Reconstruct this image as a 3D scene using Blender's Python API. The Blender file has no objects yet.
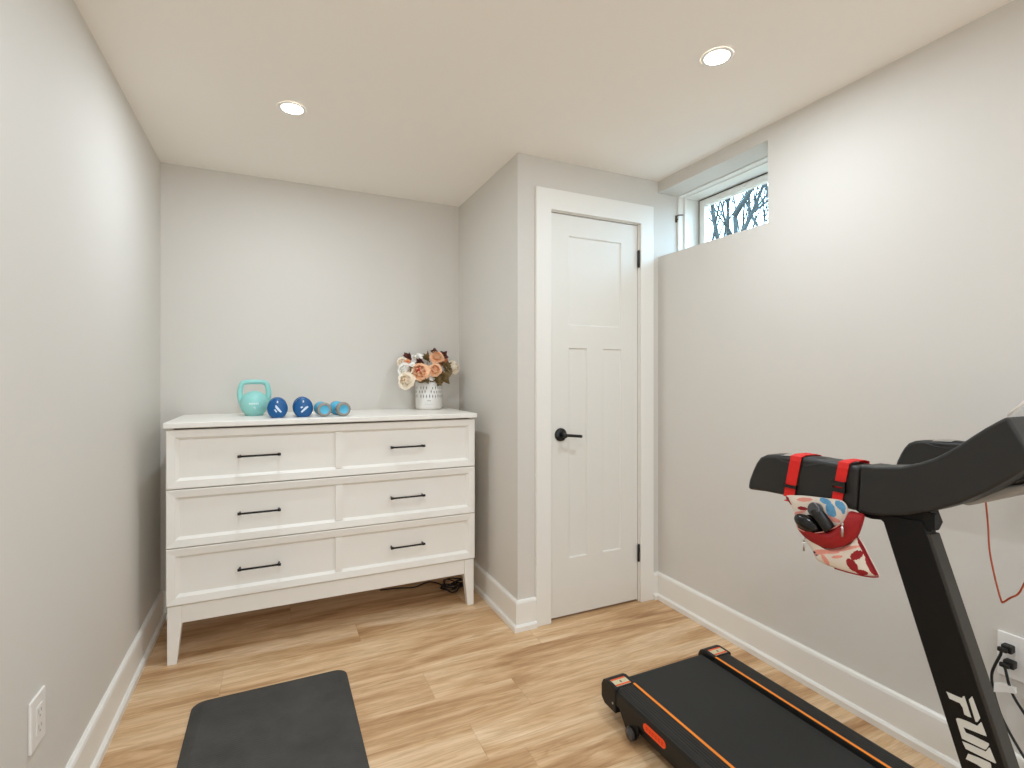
import bpy, bmesh, math, random
from mathutils import Vector, Matrix
from mathutils.geometry import tessellate_polygon
random.seed(7)
S = bpy.context.scene
COL = S.collection
PI = math.pi

# ---------------------------------------------------------------- camera
FPX, U0, V0, CAMH, YAW = 507.0, 512.0, 377.0, 1.205, math.radians(25.0)
cam_d = bpy.data.cameras.new('camera'); cam = bpy.data.objects.new('camera', cam_d); COL.objects.link(cam)
cam.location = (0, 0, CAMH); cam.rotation_euler = (PI/2, 0, -YAW)
cam_d.sensor_width = 36.0; cam_d.lens = FPX*36.0/1024.0
cam_d.shift_y = -7.0/1024.0
cam_d.clip_start = 0.05; cam_d.clip_end = 200
S.camera = cam

# ---------------------------------------------------------------- world, exposure
w = bpy.data.worlds.new('sky'); S.world = w; w.use_nodes = True
wn = w.node_tree.nodes; wl = w.node_tree.links
bg = wn['Background']; bg.inputs['Strength'].default_value = 9.0
bg.inputs['Color'].default_value = (0.50, 0.77, 1.0, 1)
S.view_settings.view_transform = 'Standard'; S.view_settings.look = 'None'
S.view_settings.gamma = 1.0; S.view_settings.use_curve_mapping = False
S.view_settings.exposure = 0.08
S.cycles.max_bounces = 16; S.cycles.diffuse_bounces = 12; S.cycles.transparent_max_bounces = 16
DOWNLIGHTS = [(0.06, 2.2), (1.337, 1.246), (0.06, 0.75), (1.337, -0.4), (0.06, -1.2)]
LIGHT_W = 6.8
FILL_W = 26.0
LAMP_COL = (0.895, 1.01, 1.12)
FILL_DOOR = (-0.05, 1.45, 2.08)      # unseen opening added behind the camera to let in fill light: x0, x1, top
hl = bpy.data.lights.new('fill_light', 'AREA'); hl.shape = 'RECTANGLE'; hl.size = FILL_DOOR[1]-FILL_DOOR[0]; hl.size_y = FILL_DOOR[2]; hl.energy = FILL_W; hl.color = LAMP_COL  # added fill lamp behind the camera, evens out the room's brightness
fill_o = bpy.data.objects.new('fill_light', hl); COL.objects.link(fill_o); fill_o.location = ((FILL_DOOR[0]+FILL_DOOR[1])/2, -2.30, FILL_DOOR[2]/2); fill_o.rotation_euler = (PI/2, 0, 0)
ROOM_L, ROOM_R, ROOM_F, ROOM_N, ROOM_H = -0.52, 1.90, 3.03, -2.2, 2.275
CL_X, CL_Y = 1.046, 2.18          # closet corner

# ---------------------------------------------------------------- helpers
def ray(u, v):
    a = (u-U0)/FPX; s, c = math.sin(YAW), math.cos(YAW)
    return Vector((s+a*c, c-a*s, -(v-V0)/FPX))
def at_x(u, v, x):
    d = ray(u, v); t = x/d.x; return Vector((x, d.y*t, CAMH+d.z*t))
def at_y(u, v, y):
    d = ray(u, v); t = y/d.y; return Vector((d.x*t, y, CAMH+d.z*t))
def at_z(u, v, z):
    d = ray(u, v); t = (z-CAMH)/d.z; return Vector((d.x*t, d.y*t, z))

def mat(name, col, rough=0.5, metal=0.0, noise=None, bump=0.0, bscale=60.0, spec=0.5, emit=None, estr=1.0, coat=0.0):
    m = bpy.data.materials.new(name); m.use_nodes = True
    n, l = m.node_tree.nodes, m.node_tree.links
    b = n['Principled BSDF']
    b.inputs['Base Color'].default_value = (*col, 1); b.inputs['Roughness'].default_value = rough
    b.inputs['Metallic'].default_value = metal; b.inputs['Specular IOR Level'].default_value = spec
    b.inputs['Coat Weight'].default_value = coat
    tc = n.new('ShaderNodeTexCoord')
    if noise:
        sc, amt = noise
        t = n.new('ShaderNodeTexNoise'); t.inputs['Scale'].default_value = sc; t.inputs['Detail'].default_value = 4
        l.new(tc.outputs['Object'], t.inputs['Vector'])
        mx = n.new('ShaderNodeMix'); mx.data_type = 'RGBA'
        mx.inputs[6].default_value = (*[max(0, c*(1-amt)) for c in col], 1)
        mx.inputs[7].default_value = (*[min(1, c*(1+amt)) for c in col], 1)
        l.new(t.outputs['Fac'], mx.inputs[0]); l.new(mx.outputs[2], b.inputs['Base Color'])
    if bump:
        t2 = n.new('ShaderNodeTexNoise'); t2.inputs['Scale'].default_value = bscale; t2.inputs['Detail'].default_value = 3
        l.new(tc.outputs['Object'], t2.inputs['Vector'])
        bp = n.new('ShaderNodeBump'); bp.inputs['Strength'].default_value = bump; bp.inputs['Distance'].default_value = 0.002
        l.new(t2.outputs['Fac'], bp.inputs['Height']); l.new(bp.outputs['Normal'], b.inputs['Normal'])
    if emit:
        b.inputs['Emission Color'].default_value = (*emit, 1); b.inputs['Emission Strength'].default_value = estr
    return m
def srgb(r, g, b):
    f = lambda c: (c/255/12.92) if c/255 <= 0.04045 else ((c/255+0.055)/1.055)**2.4
    return (f(r), f(g), f(b))

M = {}
M['wall'] = mat('wall_paint', srgb(212, 208, 201), 0.75, noise=(1.5, 0.012), bump=0.08, bscale=220)
M['ceiling'] = mat('ceiling_paint', srgb(246, 242, 235), 0.85, noise=(1.5, 0.01), bump=0.06, bscale=200)
M['trim'] = mat('trim_paint', srgb(234, 232, 226), 0.42, noise=(3, 0.008))
M['door'] = mat('door_paint', srgb(226, 224, 217), 0.45, noise=(3, 0.008))
M['dresser'] = mat('dresser_paint', srgb(236, 233, 226), 0.45, noise=(5, 0.01))
M['gap'] = mat('dark_recess', srgb(60, 45, 35), 0.8)
M['black_metal'] = mat('black_metal', srgb(16, 15, 15), 0.38, noise=(30, 0.1))
M['bronze'] = mat('bronze', srgb(95, 80, 62), 0.35, 0.7, noise=(30, 0.1))
M['white_plastic'] = mat('white_plastic', srgb(232, 230, 226), 0.35, noise=(10, 0.01))
M['slot'] = mat('slot_dark', srgb(70, 68, 64), 0.6)
M['slot_pale'] = mat('slot_shadow', srgb(150, 148, 143), 0.6)
M['mint'] = mat('mint_vinyl', srgb(148, 210, 204), 0.42, noise=(20, 0.05), bump=0.05)
M['mint_print'] = mat('white_print', srgb(215, 238, 232), 0.5)
M['blue'] = mat('blue_vinyl', srgb(0, 84, 142), 0.30, noise=(40, 0.12), bump=0.1)
M['print'] = mat('pale_print', srgb(205, 222, 240), 0.5)
M['sky_blue'] = mat('sky_blue_vinyl', srgb(84, 178, 212), 0.45, noise=(40, 0.06))
M['grey_vinyl'] = mat('grey_vinyl', srgb(146, 142, 134), 0.5, noise=(40, 0.06))
M['vase'] = mat('vase_ceramic', srgb(232, 230, 226), 0.35, noise=(25, 0.02), bump=0.1, bscale=90)
M['vase_dark'] = mat('vase_dark_strokes', srgb(118, 116, 112), 0.5)
M['peach'] = mat('peach_petals', srgb(250, 208, 170), 0.75, noise=(45, 0.10), bump=0.3)
M['orange_petal'] = mat('orange_petals', srgb(240, 172, 124), 0.75, noise=(45, 0.12), bump=0.3)
M['cream'] = mat('cream_petals', srgb(252, 240, 224), 0.75, noise=(45, 0.08), bump=0.3)
M['white_petal'] = mat('white_petals', srgb(250, 248, 244), 0.75, noise=(45, 0.05), bump=0.3)
M['red_heart'] = mat('red_flower_heart', srgb(175, 35, 30), 0.7, noise=(90, 0.3))
M['yellow_heart'] = mat('yellow_flower_heart', srgb(215, 165, 75), 0.7, noise=(90, 0.3))
M['burgundy'] = mat('burgundy_leaf', srgb(88, 42, 32), 0.7, noise=(60, 0.3))
M['leaf'] = mat('olive_leaf', srgb(112, 90, 50), 0.6, noise=(60, 0.3))
M['stem'] = mat('stem_green', srgb(120, 112, 62), 0.7, noise=(60, 0.2))
M['red_strap'] = mat('red_webbing', srgb(216, 24, 15), 0.7, noise=(90, 0.15), bump=0.4, bscale=400)
M['red_fabric'] = mat('red_fabric', srgb(150, 9, 13), 0.7, noise=(40, 0.12), bump=0.4, bscale=300)
M['dark_red'] = mat('dark_red_fabric', srgb(146, 14, 24), 0.7, noise=(60, 0.2), bump=0.3, bscale=300)
M['ivory'] = mat('ivory_fabric', srgb(222, 210, 196), 0.8, noise=(50, 0.06), bump=0.3, bscale=300)
M['pink'] = mat('pink_fabric', srgb(222, 148, 132), 0.8, noise=(50, 0.12), bump=0.3, bscale=300)
M['blue_print'] = mat('blue_flower_print', srgb(92, 152, 190), 0.8, noise=(110, 0.35), bump=0.3, bscale=300)
M['navy_print'] = mat('navy_print', srgb(40, 62, 84), 0.8)
M['black_gloss'] = mat('glossy_black', srgb(12, 11, 11), 0.22, noise=(30, 0.1))
M['grey_lens'] = mat('dark_grey_cap', srgb(66, 66, 68), 0.3, noise=(30, 0.1))
M['steel'] = mat('steel', srgb(190, 188, 182), 0.28, 0.9, noise=(30, 0.05))
M['tm_black'] = mat('treadmill_black', srgb(24, 23, 22), 0.45, spec=0.3, noise=(60, 0.08), bump=0.12, bscale=500)
M['tm_arm'] = mat('treadmill_arm_plastic', srgb(41, 40, 38), 0.45, spec=0.35, noise=(8, 0.06), bump=0.15, bscale=600)
M['tm_post'] = mat('treadmill_post_black', srgb(13, 12, 11), 0.45, spec=0.25, noise=(60, 0.08))
M['tm_edge'] = mat('treadmill_post_edge', srgb(56, 53, 49), 0.45, spec=0.25, noise=(20, 0.08))
M['tm_shell'] = mat('silver_shell', srgb(158, 154, 147), 0.38, 0.15, noise=(15, 0.03))
M['tm_letter'] = mat('letter_white', srgb(205, 205, 198), 0.5, noise=(60, 0.03))
M['orange'] = mat('orange_stripe', srgb(240, 138, 36), 0.5, noise=(30, 0.05))
M['orange_badge'] = mat('orange_badge', srgb(248, 78, 20), 0.45, noise=(30, 0.05))
M['orange_dark'] = mat('badge_mark', srgb(196, 48, 12), 0.5)
M['label_paper'] = mat('warning_label', srgb(205, 196, 160), 0.6, noise=(200, 0.2))
M['label_red'] = mat('warning_label_red', srgb(225, 86, 42), 0.6)
M['cord_orange'] = mat('orange_cord', srgb(164, 70, 30), 0.5, noise=(60, 0.1))
M['rubber_cord'] = mat('black_cord', srgb(20, 19, 18), 0.5)
M['bark'] = mat('bark', srgb(46, 52, 50), 0.9, noise=(6, 0.3), bump=0.5, bscale=30)
M['earth'] = mat('leaf_litter', srgb(120, 100, 80), 0.95, noise=(3, 0.3), bump=0.5, bscale=20)

def belt_material():
    m = mat('running_belt', srgb(46, 46, 44), 0.7, spec=0.25, noise=(14, 0.05), bump=0.35, bscale=700)
    return m
M['belt'] = belt_material()
def ribbed():
    m = bpy.data.materials.new('ribbed_rail'); m.use_nodes = True
    n, l = m.node_tree.nodes, m.node_tree.links; b = n['Principled BSDF']
    b.inputs['Base Color'].default_value = (*srgb(34, 33, 31), 1); b.inputs['Specular IOR Level'].default_value = 0.3; b.inputs['Roughness'].default_value = 0.5
    tc = n.new('ShaderNodeTexCoord'); wv = n.new('ShaderNodeTexWave'); wv.bands_direction = 'X'
    wv.inputs['Scale'].default_value = 32; l.new(tc.outputs['Object'], wv.inputs['Vector'])
    bp = n.new('ShaderNodeBump'); bp.inputs['Strength'].default_value = 0.8; bp.inputs['Distance'].default_value = 0.0015
    l.new(wv.outputs['Fac'], bp.inputs['Height']); l.new(bp.outputs['Normal'], b.inputs['Normal'])
    return m
M['ribbed'] = ribbed()
def mat_foam():
    m = mat('foam_mat', srgb(78, 77, 74), 0.78)
    n, l = m.node_tree.nodes, m.node_tree.links; b = n['Principled BSDF']
    tc = n.new('ShaderNodeTexCoord')
    t = n.new('ShaderNodeTexNoise'); t.inputs['Scale'].default_value = 7; t.inputs['Detail'].default_value = 6; t.inputs['Roughness'].default_value = 0.65
    l.new(tc.outputs['Object'], t.inputs['Vector'])
    r = n.new('ShaderNodeValToRGB'); r.color_ramp.elements[0].position = 0.3; r.color_ramp.elements[1].position = 0.75
    r.color_ramp.elements[0].color = (*srgb(54, 53, 51), 1); r.color_ramp.elements[1].color = (*srgb(74, 73, 70), 1)
    l.new(t.outputs['Fac'], r.inputs[0]); l.new(r.outputs[0], b.inputs['Base Color'])
    wv = n.new('ShaderNodeTexWave'); wv.bands_direction = 'Y'; wv.inputs['Scale'].default_value = 30; wv.inputs['Distortion'].default_value = 3
    l.new(tc.outputs['Object'], wv.inputs['Vector'])
    bp = n.new('ShaderNodeBump'); bp.inputs['Strength'].default_value = 0.15; bp.inputs['Distance'].default_value = 0.002
    l.new(wv.outputs['Fac'], bp.inputs['Height']); l.new(bp.outputs['Normal'], b.inputs['Normal'])
    return m
M['foam'] = mat_foam()
def glass_material(name, rough=0.0, tint=(1, 1, 1), ior=1.45):
    # thin pane: mostly see-through with a faint mirror reflection
    m = bpy.data.materials.new(name); m.use_nodes = True
    n, l = m.node_tree.nodes, m.node_tree.links; n.remove(n['Principled BSDF'])
    out = n['Material Output']
    tr = n.new('ShaderNodeBsdfTransparent'); tr.inputs['Color'].default_value = (*tint, 1)
    gl = n.new('ShaderNodeBsdfGlossy'); gl.inputs['Roughness'].default_value = rough
    fr = n.new('ShaderNodeFresnel'); fr.inputs['IOR'].default_value = ior
    mx = n.new('ShaderNodeMixShader'); ge = n.new('ShaderNodeNewGeometry'); sb = n.new('ShaderNodeMath'); sb.operation = 'SUBTRACT'; sb.inputs[0].default_value = 1.0
    l.new(ge.outputs['Backfacing'], sb.inputs[1]); ml = n.new('ShaderNodeMath'); ml.operation = 'MULTIPLY'
    l.new(sb.outputs[0], ml.inputs[0]); l.new(fr.outputs[0], ml.inputs[1]); l.new(ml.outputs[0], mx.inputs[0]); l.new(tr.outputs[0], mx.inputs[1]); l.new(gl.outputs[0], mx.inputs[2])
    l.new(mx.outputs[0], out.inputs['Surface'])
    return m
M['glass'] = glass_material('window_glass')
M['acrylic'] = glass_material('clear_acrylic', 0.05, (0.95, 0.96, 0.96), 1.08)

def wood_floor():
    m = bpy.data.materials.new('oak_plank_floor'); m.use_nodes = True
    n, l = m.node_tree.nodes, m.node_tree.links; b = n['Principled BSDF']
    tc = n.new('ShaderNodeTexCoord')
    def math_(op, a, bb=None):
        k = n.new('ShaderNodeMath'); k.operation = op
        for i, x in enumerate((a, bb)):
            if x is None: continue
            if isinstance(x, (int, float)): k.inputs[i].default_value = x
            else: l.new(x, k.inputs[i])
        return k.outputs[0]
    sp = n.new('ShaderNodeSeparateXYZ'); l.new(tc.outputs['Object'], sp.inputs[0])
    X, Y = sp.outputs[0], sp.outputs[1]
    PW, PL = 0.182, 1.75
    row = math_('FLOOR', math_('DIVIDE', math_('ADD', Y, -0.02), PW))
    rn = n.new('ShaderNodeTexWhiteNoise'); rn.noise_dimensions = '1D'; l.new(row, rn.inputs['W'])
    xs = math_('DIVIDE', math_('ADD', X, math_('MULTIPLY', rn.outputs['Value'], PL)), PL)
    colm = math_('FLOOR', xs)
    pid = math_('ADD', math_('MULTIPLY', row, 7.31), math_('MULTIPLY', colm, 3.77))
    pr = n.new('ShaderNodeTexWhiteNoise'); pr.noise_dimensions = '1D'; l.new(pid, pr.inputs['W'])
    # plank-local coordinates stretched along the plank
    cb = n.new('ShaderNodeCombineXYZ')
    l.new(math_('ADD', math_('MULTIPLY', X, 0.9), math_('MULTIPLY', pr.outputs['Value'], 37.0)), cb.inputs[0])
    l.new(math_('MULTIPLY', Y, 6.0), cb.inputs[1]); l.new(math_('MULTIPLY', pr.outputs['Value'], 11.0), cb.inputs[2])
    g1 = n.new('ShaderNodeTexNoise'); g1.inputs['Scale'].default_value = 1.35; g1.inputs['Detail'].default_value = 5
    g1.inputs['Roughness'].default_value = 0.55; g1.inputs['Distortion'].default_value = 0.9
    l.new(cb.outputs[0], g1.inputs['Vector'])
    cb2 = n.new('ShaderNodeCombineXYZ')
    l.new(math_('ADD', math_('MULTIPLY', X, 6.0), math_('MULTIPLY', pr.outputs['Value'], 17.0)), cb2.inputs[0])
    l.new(math_('MULTIPLY', Y, 160.0), cb2.inputs[1])
    g2 = n.new('ShaderNodeTexNoise'); g2.inputs['Scale'].default_value = 1.0; g2.inputs['Detail'].default_value = 3
    l.new(cb2.outputs[0], g2.inputs['Vector'])
    ramp = n.new('ShaderNodeValToRGB'); cr = ramp.color_ramp
    cr.elements[0].position = 0.30; cr.elements[0].color = (*srgb(176, 134, 92), 1)
    cr.elements[1].position = 0.72; cr.elements[1].color = (*srgb(238, 211, 177), 1)
    e = cr.elements.new(0.46); e.color = (*srgb(212, 175, 133), 1)
    e = cr.elements.new(0.56); e.color = (*srgb(228, 197, 158), 1)
    l.new(g1.outputs['Fac'], ramp.inputs[0])
    mul = n.new('ShaderNodeMix'); mul.data_type = 'RGBA'; mul.blend_type = 'MULTIPLY'; mul.inputs[0].default_value = 1
    r2 = n.new('ShaderNodeValToRGB'); r2.color_ramp.elements[0].position = 0.3; r2.color_ramp.elements[1].position = 0.6
    r2.color_ramp.elements[0].color = (0.84, 0.82, 0.80, 1); r2.color_ramp.elements[1].color = (1, 1, 1, 1)
    l.new(g2.outputs['Fac'], r2.inputs[0])
    l.new(ramp.outputs[0], mul.inputs[6]); l.new(r2.outputs[0], mul.inputs[7])
    tint = n.new('ShaderNodeMix'); tint.data_type = 'RGBA'; tint.blend_type = 'MULTIPLY'; tint.inputs[0].default_value = 1
    r3 = n.new('ShaderNodeValToRGB'); r3.color_ramp.elements[0].color = (0.93, 0.91, 0.89, 1); r3.color_ramp.elements[1].color = (1, 1, 1, 1)
    l.new(pr.outputs['Value'], r3.inputs[0]); l.new(mul.outputs[2], tint.inputs[6]); l.new(r3.outputs[0], tint.inputs[7])
    # thin dark veins that follow the grain
    cb3 = n.new('ShaderNodeCombineXYZ')
    l.new(math_('ADD', math_('MULTIPLY', X, 1.8), math_('MULTIPLY', pr.outputs['Value'], 23.0)), cb3.inputs[0])
    l.new(math_('MULTIPLY', Y, 17.0), cb3.inputs[1])
    g3 = n.new('ShaderNodeTexNoise'); g3.inputs['Scale'].default_value = 1.3; g3.inputs['Detail'].default_value = 7; g3.inputs['Roughness'].default_value = 0.62; g3.inputs['Distortion'].default_value = 0.5
    l.new(cb3.outputs[0], g3.inputs['Vector'])
    r4 = n.new('ShaderNodeValToRGB'); c4 = r4.color_ramp
    c4.elements[0].position = 0.44; c4.elements[0].color = (1, 1, 1, 1); c4.elements[1].position = 0.58; c4.elements[1].color = (1, 1, 1, 1)
    e4 = c4.elements.new(0.505); e4.color = (0.80, 0.74, 0.66, 1)
    l.new(g3.outputs['Fac'], r4.inputs[0])
    vn = n.new('ShaderNodeMix'); vn.data_type = 'RGBA'; vn.blend_type = 'MULTIPLY'; vn.inputs[0].default_value = 0.8
    l.new(tint.outputs[2], vn.inputs[6]); l.new(r4.outputs[0], vn.inputs[7]); tint = vn
    # seams
    fy = math_('FRACT', math_('DIVIDE', math_('ADD', Y, -0.02), PW)); fx = math_('FRACT', xs)
    sy = math_('LESS_THAN', fy, 0.010); sx = math_('LESS_THAN', fx, 0.0016)
    seam = math_('MAXIMUM', sy, sx)
    sm = n.new('ShaderNodeMix'); sm.data_type = 'RGBA'
    l.new(math_('MULTIPLY', seam, 0.22), sm.inputs[0]); l.new(tint.outputs[2], sm.inputs[6]); sm.inputs[7].default_value = (*srgb(120, 84, 52), 1)
    l.new(sm.outputs[2], b.inputs['Base Color'])
    b.inputs['Roughness'].default_value = 0.42; b.inputs['Specular IOR Level'].default_value = 0.35
    bp = n.new('ShaderNodeBump'); bp.inputs['Strength'].default_value = 0.12; bp.inputs['Distance'].default_value = 0.001
    l.new(g2.outputs['Fac'], bp.inputs['Height']); l.new(bp.outputs['Normal'], b.inputs['Normal'])
    return m
M['floor'] = wood_floor()

# ---- mesh building
def link(name, bm, mats, parent=None, smooth=False):
    if not isinstance(mats, (list, tuple)): mats = [mats]
    me = bpy.data.meshes.new(name)
    org = Vector((0, 0, 0)); p = parent
    while p is not None: org += p.location; p = p.parent
    if org.length > 0: bmesh.ops.translate(bm, verts=bm.verts, vec=-org)
    bmesh.ops.recalc_face_normals(bm, faces=bm.faces)
    if smooth:
        for f in bm.faces: f.smooth = True
    bm.to_mesh(me); bm.free()
    for m in mats: me.materials.append(m)
    o = bpy.data.objects.new(name, me); COL.objects.link(o)
    if parent is not None: o.parent = parent
    if smooth == 'auto':
        pass
    return o
def bevel_mod(o, wdt=0.003, seg=2, angle=30):
    b = o.modifiers.new('bevel', 'BEVEL'); b.width = wdt; b.segments = seg; b.limit_method = 'ANGLE'; b.angle_limit = math.radians(angle)
    b.harden_normals = False
    for f in o.data.polygons: f.use_smooth = True
    e = o.modifiers.new('wn', 'WEIGHTED_NORMAL'); e.keep_sharp = True
    return o
def box(bm, x0, y0, z0, x1, y1, z1, mi=0):
    vs = [bm.verts.new(p) for p in ((x0,y0,z0),(x1,y0,z0),(x1,y1,z0),(x0,y1,z0),(x0,y0,z1),(x1,y0,z1),(x1,y1,z1),(x0,y1,z1))]
    for q in ((0,3,2,1),(4,5,6,7),(0,1,5,4),(1,2,6,5),(2,3,7,6),(3,0,4,7)):
        bm.faces.new([vs[i] for i in q]).material_index = mi
    return vs
def bx(*a): bm = bmesh.new(); box(bm, *a); return bm
def prism(bm, pts, d, mi=0):
    """pts: 3-D loop, d: extrusion vector"""
    d = Vector(d); a = [bm.verts.new(p) for p in pts]; b = [bm.verts.new(Vector(p)+d) for p in pts]
    n = len(pts)
    for i in range(n):
        bm.faces.new((a[i], a[(i+1) % n], b[(i+1) % n], b[i])).material_index = mi
    for L in (a, b):
        for t in tessellate_polygon([[v.co for v in L]]):
            try: bm.faces.new([L[i] for i in t]).material_index = mi
            except ValueError: pass
def ngon_prism(bm, pts, d, mi=0):
    d = Vector(d); a = [bm.verts.new(p) for p in pts]; b = [bm.verts.new(Vector(p)+d) for p in pts]
    n = len(pts)
    for i in range(n): bm.faces.new((a[i], a[(i+1) % n], b[(i+1) % n], b[i])).material_index = mi
    bm.faces.new(a[::-1]).material_index = mi; bm.faces.new(b).material_index = mi
def smooth_path(pts, sub=6, closed=False):
    P = [Vector(p) for p in pts]; n = len(P); out = []
    rng = n if closed else n-1
    for i in range(rng):
        p0 = P[(i-1) % n] if (closed or i > 0) else P[0]; p1 = P[i]; p2 = P[(i+1) % n]
        p3 = P[(i+2) % n] if (closed or i+2 < n) else P[-1]
        for k in range(sub):
            t = k/sub
            out.append(0.5*((2*p1)+(p2-p0)*t+(2*p0-5*p1+4*p2-p3)*t*t+(3*p1-p0-3*p2+p3)*t**3))
    if not closed: out.append(P[-1].copy())
    return out
def tube(bm, pts, r, seg=8, closed=False, mi=0, caps=True):
    n = len(pts); rs = r if isinstance(r, (list, tuple)) else [r]*n
    rings = []; up = None
    for i, p in enumerate(pts):
        p = Vector(p)
        if closed: t = Vector(pts[(i+1) % n])-Vector(pts[(i-1) % n])
        else: t = Vector(pts[min(i+1, n-1)])-Vector(pts[max(i-1, 0)])
        t.normalize()
        if up is None: up = t.orthogonal().normalized()
        up = (up-t*up.dot(t))
        if up.length < 1e-6: up = t.orthogonal()
        up.normalize(); s = t.cross(up)
        rings.append([bm.verts.new(p+(up*math.cos(2*PI*k/seg)+s*math.sin(2*PI*k/seg))*rs[i]) for k in range(seg)])
    m = n if closed else n-1
    for i in range(m):
        A, B = rings[i], rings[(i+1) % n]
        for k in range(seg):
            f = bm.faces.new((A[k], A[(k+1) % seg], B[(k+1) % seg], B[k])); f.material_index = mi; f.smooth = True
    if caps and not closed:
        bm.faces.new(rings[0][::-1]).material_index = mi; bm.faces.new(rings[-1]).material_index = mi
def lathe(bm, prof, c, axis='z', seg=32, mi=0, sx=1.0, sy=1.0):
    """prof: (r, h) from one end to the other; closes ends whose r > 0"""
    c = Vector(c); rings = []
    for r, h in prof:
        ring = []
        if r < 1e-6:
            p = Vector((0, 0, h)); ring = [p]
        else:
            ring = [Vector((r*math.cos(2*PI*k/seg)*sx, r*math.sin(2*PI*k/seg)*sy, h)) for k in range(seg)]
        if axis == 'y': ring = [Vector((p.x, p.z, p.y)) for p in ring]
        if axis == 'x': ring = [Vector((p.z, p.x, p.y)) for p in ring]
        rings.append([bm.verts.new(c+p) for p in ring])
    for A, B in zip(rings, rings[1:]):
        for k in range(seg):
            if len(A) == 1 and len(B) == 1: continue
            if len(A) == 1: f = bm.faces.new((A[0], B[(k+1) % seg], B[k]))
            elif len(B) == 1: f = bm.faces.new((A[k], A[(k+1) % seg], B[0]))
            else: f = bm.faces.new((A[k], A[(k+1) % seg], B[(k+1) % seg], B[k]))
            f.material_index = mi; f.smooth = True
    for R in (rings[0], rings[-1]):
        if len(R) > 1: bm.faces.new(R).material_index = mi
def thing(name, label, cat, loc=(0, 0, 0), group=None):
    o = bpy.data.objects.new(name, None); COL.objects.link(o); o.location = loc; o.empty_display_size = 0.05
    o['label'] = label; o['category'] = cat
    if group: o['group'] = group
    return o
def tag(o, label, cat, group=None):
    o['label'] = label; o['category'] = cat
    if group: o['group'] = group
    return o
def struct(o): o['kind'] = 'structure'; return o
def copy_tree(o, parent=None):
    c = o.copy(); COL.objects.link(c)
    if parent is not None: c.parent = parent
    for ch in list(o.children): copy_tree(ch, c)
    return c

# ================================================================ ROOM SHELL
L, R, F, N, H = ROOM_L, ROOM_R, ROOM_F, ROOM_N, ROOM_H
WX = 2.155
struct(link('floor', bx(L-0.12, N-0.72, -0.08, R+0.05, F+0.12, 0.0), M['floor']))
struct(link('ceiling', bx(L-0.12, N-0.72, H, WX+0.058, F+0.12, H+0.1), M['ceiling']))
struct(link('wall_left', bx(L-0.12, N-0.12, 0, L, F+0.12, H), M['wall']))
struct(link('wall_far', bx(L, F, 0, CL_X, F+0.12, H), M['wall']))
bm = bmesh.new(); box(bm, L, N-0.12, 0, FILL_DOOR[0], N, H); box(bm, FILL_DOOR[1], N-0.12, 0, R, N, H); box(bm, FILL_DOOR[0], N-0.12, FILL_DOOR[2], FILL_DOOR[1], N, H)  # near wall, cut open where the added fill light enters
struct(link('wall_near', bm, M['wall']))
bm = bmesh.new(); box(bm, L, N-0.72, 0, R, N-0.60, H); box(bm, L-0.12, N-0.72, 0, L, N-0.12, H); box(bm, R, N-0.72, 0, R+0.12, N-0.12, H)  # added unseen enclosure, keeps sky light from leaking in behind the fill lamp
struct(link('wall_sky_block', bm, M['wall']))
# right wall with the window niche
NY0, NY1, NZ0, NZ1 = 1.496, CL_Y, 1.862, 2.214
bm = bmesh.new()
XO = WX+0.058
def yzpoly_wall(bm):
    # five boxes sharing edges: below, above, near side, far side
    box(bm, R, N-0.12, 0, XO, NY0, H); box(bm, R, NY1, 0, XO, F+0.12, H)
    box(bm, R, NY0, 0, XO, NY1, NZ0); box(bm, R, NY0, NZ1, XO, NY1, H)
yzpoly_wall(bm)
bmesh.ops.remove_doubles(bm, verts=bm.verts, dist=1e-5)
struct(link('wall_right', bm, M['wall']))
# closet walls with the door opening
DX0, DX1, DZ1 = 1.224, 1.766, 2.021
bm = bmesh.new()
box(bm, CL_X, CL_Y, 0, DX0-0.02, CL_Y+0.11, H); box(bm, DX1+0.02, CL_Y, 0, R, CL_Y+0.11, H)
box(bm, DX0-0.02, CL_Y, DZ1+0.02, DX1+0.02, CL_Y+0.11, H)
box(bm, CL_X, CL_Y+0.11, 0, CL_X+0.11, F+0.12, H)
box(bm, CL_X+0.11, F, 0, R, F+0.12, H)
struct(link('wall_closet', bm, M['wall']))

# baseboards: tall flat board with bevelled top and a shoe strip
def baseboard(name, a, b, nrm, a_sh=(0, 0)):
    """a,b: floor points along the wall face; nrm: into the room; a_sh: mitre growth (start, end)"""
    a, b, nrm = Vector((*a, 0)), Vector((*b, 0)), Vector((*nrm, 0)); d = (b-a).normalized()
    prof = [(0, 0), (0.027, 0), (0.027, 0.022), (0.022, 0.028), (0.015, 0.030), (0.015, 0.128), (0.012, 0.137), (0.006, 0.141), (0, 0.141)]
    bm = bmesh.new()
    A = [bm.verts.new(a+nrm*p+Vector((0, 0, z))-d*p*a_sh[0]) for p, z in prof]
    B = [bm.verts.new(b+nrm*p+Vector((0, 0, z))+d*p*a_sh[1]) for p, z in prof]
    n = len(prof)
    for i in range(n): bm.faces.new((A[i], A[(i+1) % n], B[(i+1) % n], B[i]))
    bm.faces.new(A[::-1]); bm.faces.new(B)
    return struct(link(name, bm, M['trim']))
baseboard('baseboard_left', (L, N), (L, F), (1, 0), (-1, -1))
baseboard('baseboard_far', (L, F), (CL_X, F), (0, -1), (-1, -1))
baseboard('baseboard_closet_side', (CL_X, F), (CL_X, CL_Y), (-1, 0), (-1, 1))
baseboard('baseboard_closet_front', (CL_X, CL_Y), (1.139, CL_Y), (0, -1), (1, 0))
baseboard('baseboard_closet_corner', (1.855, CL_Y), (R, CL_Y), (0, -1), (0, -1))
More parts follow.
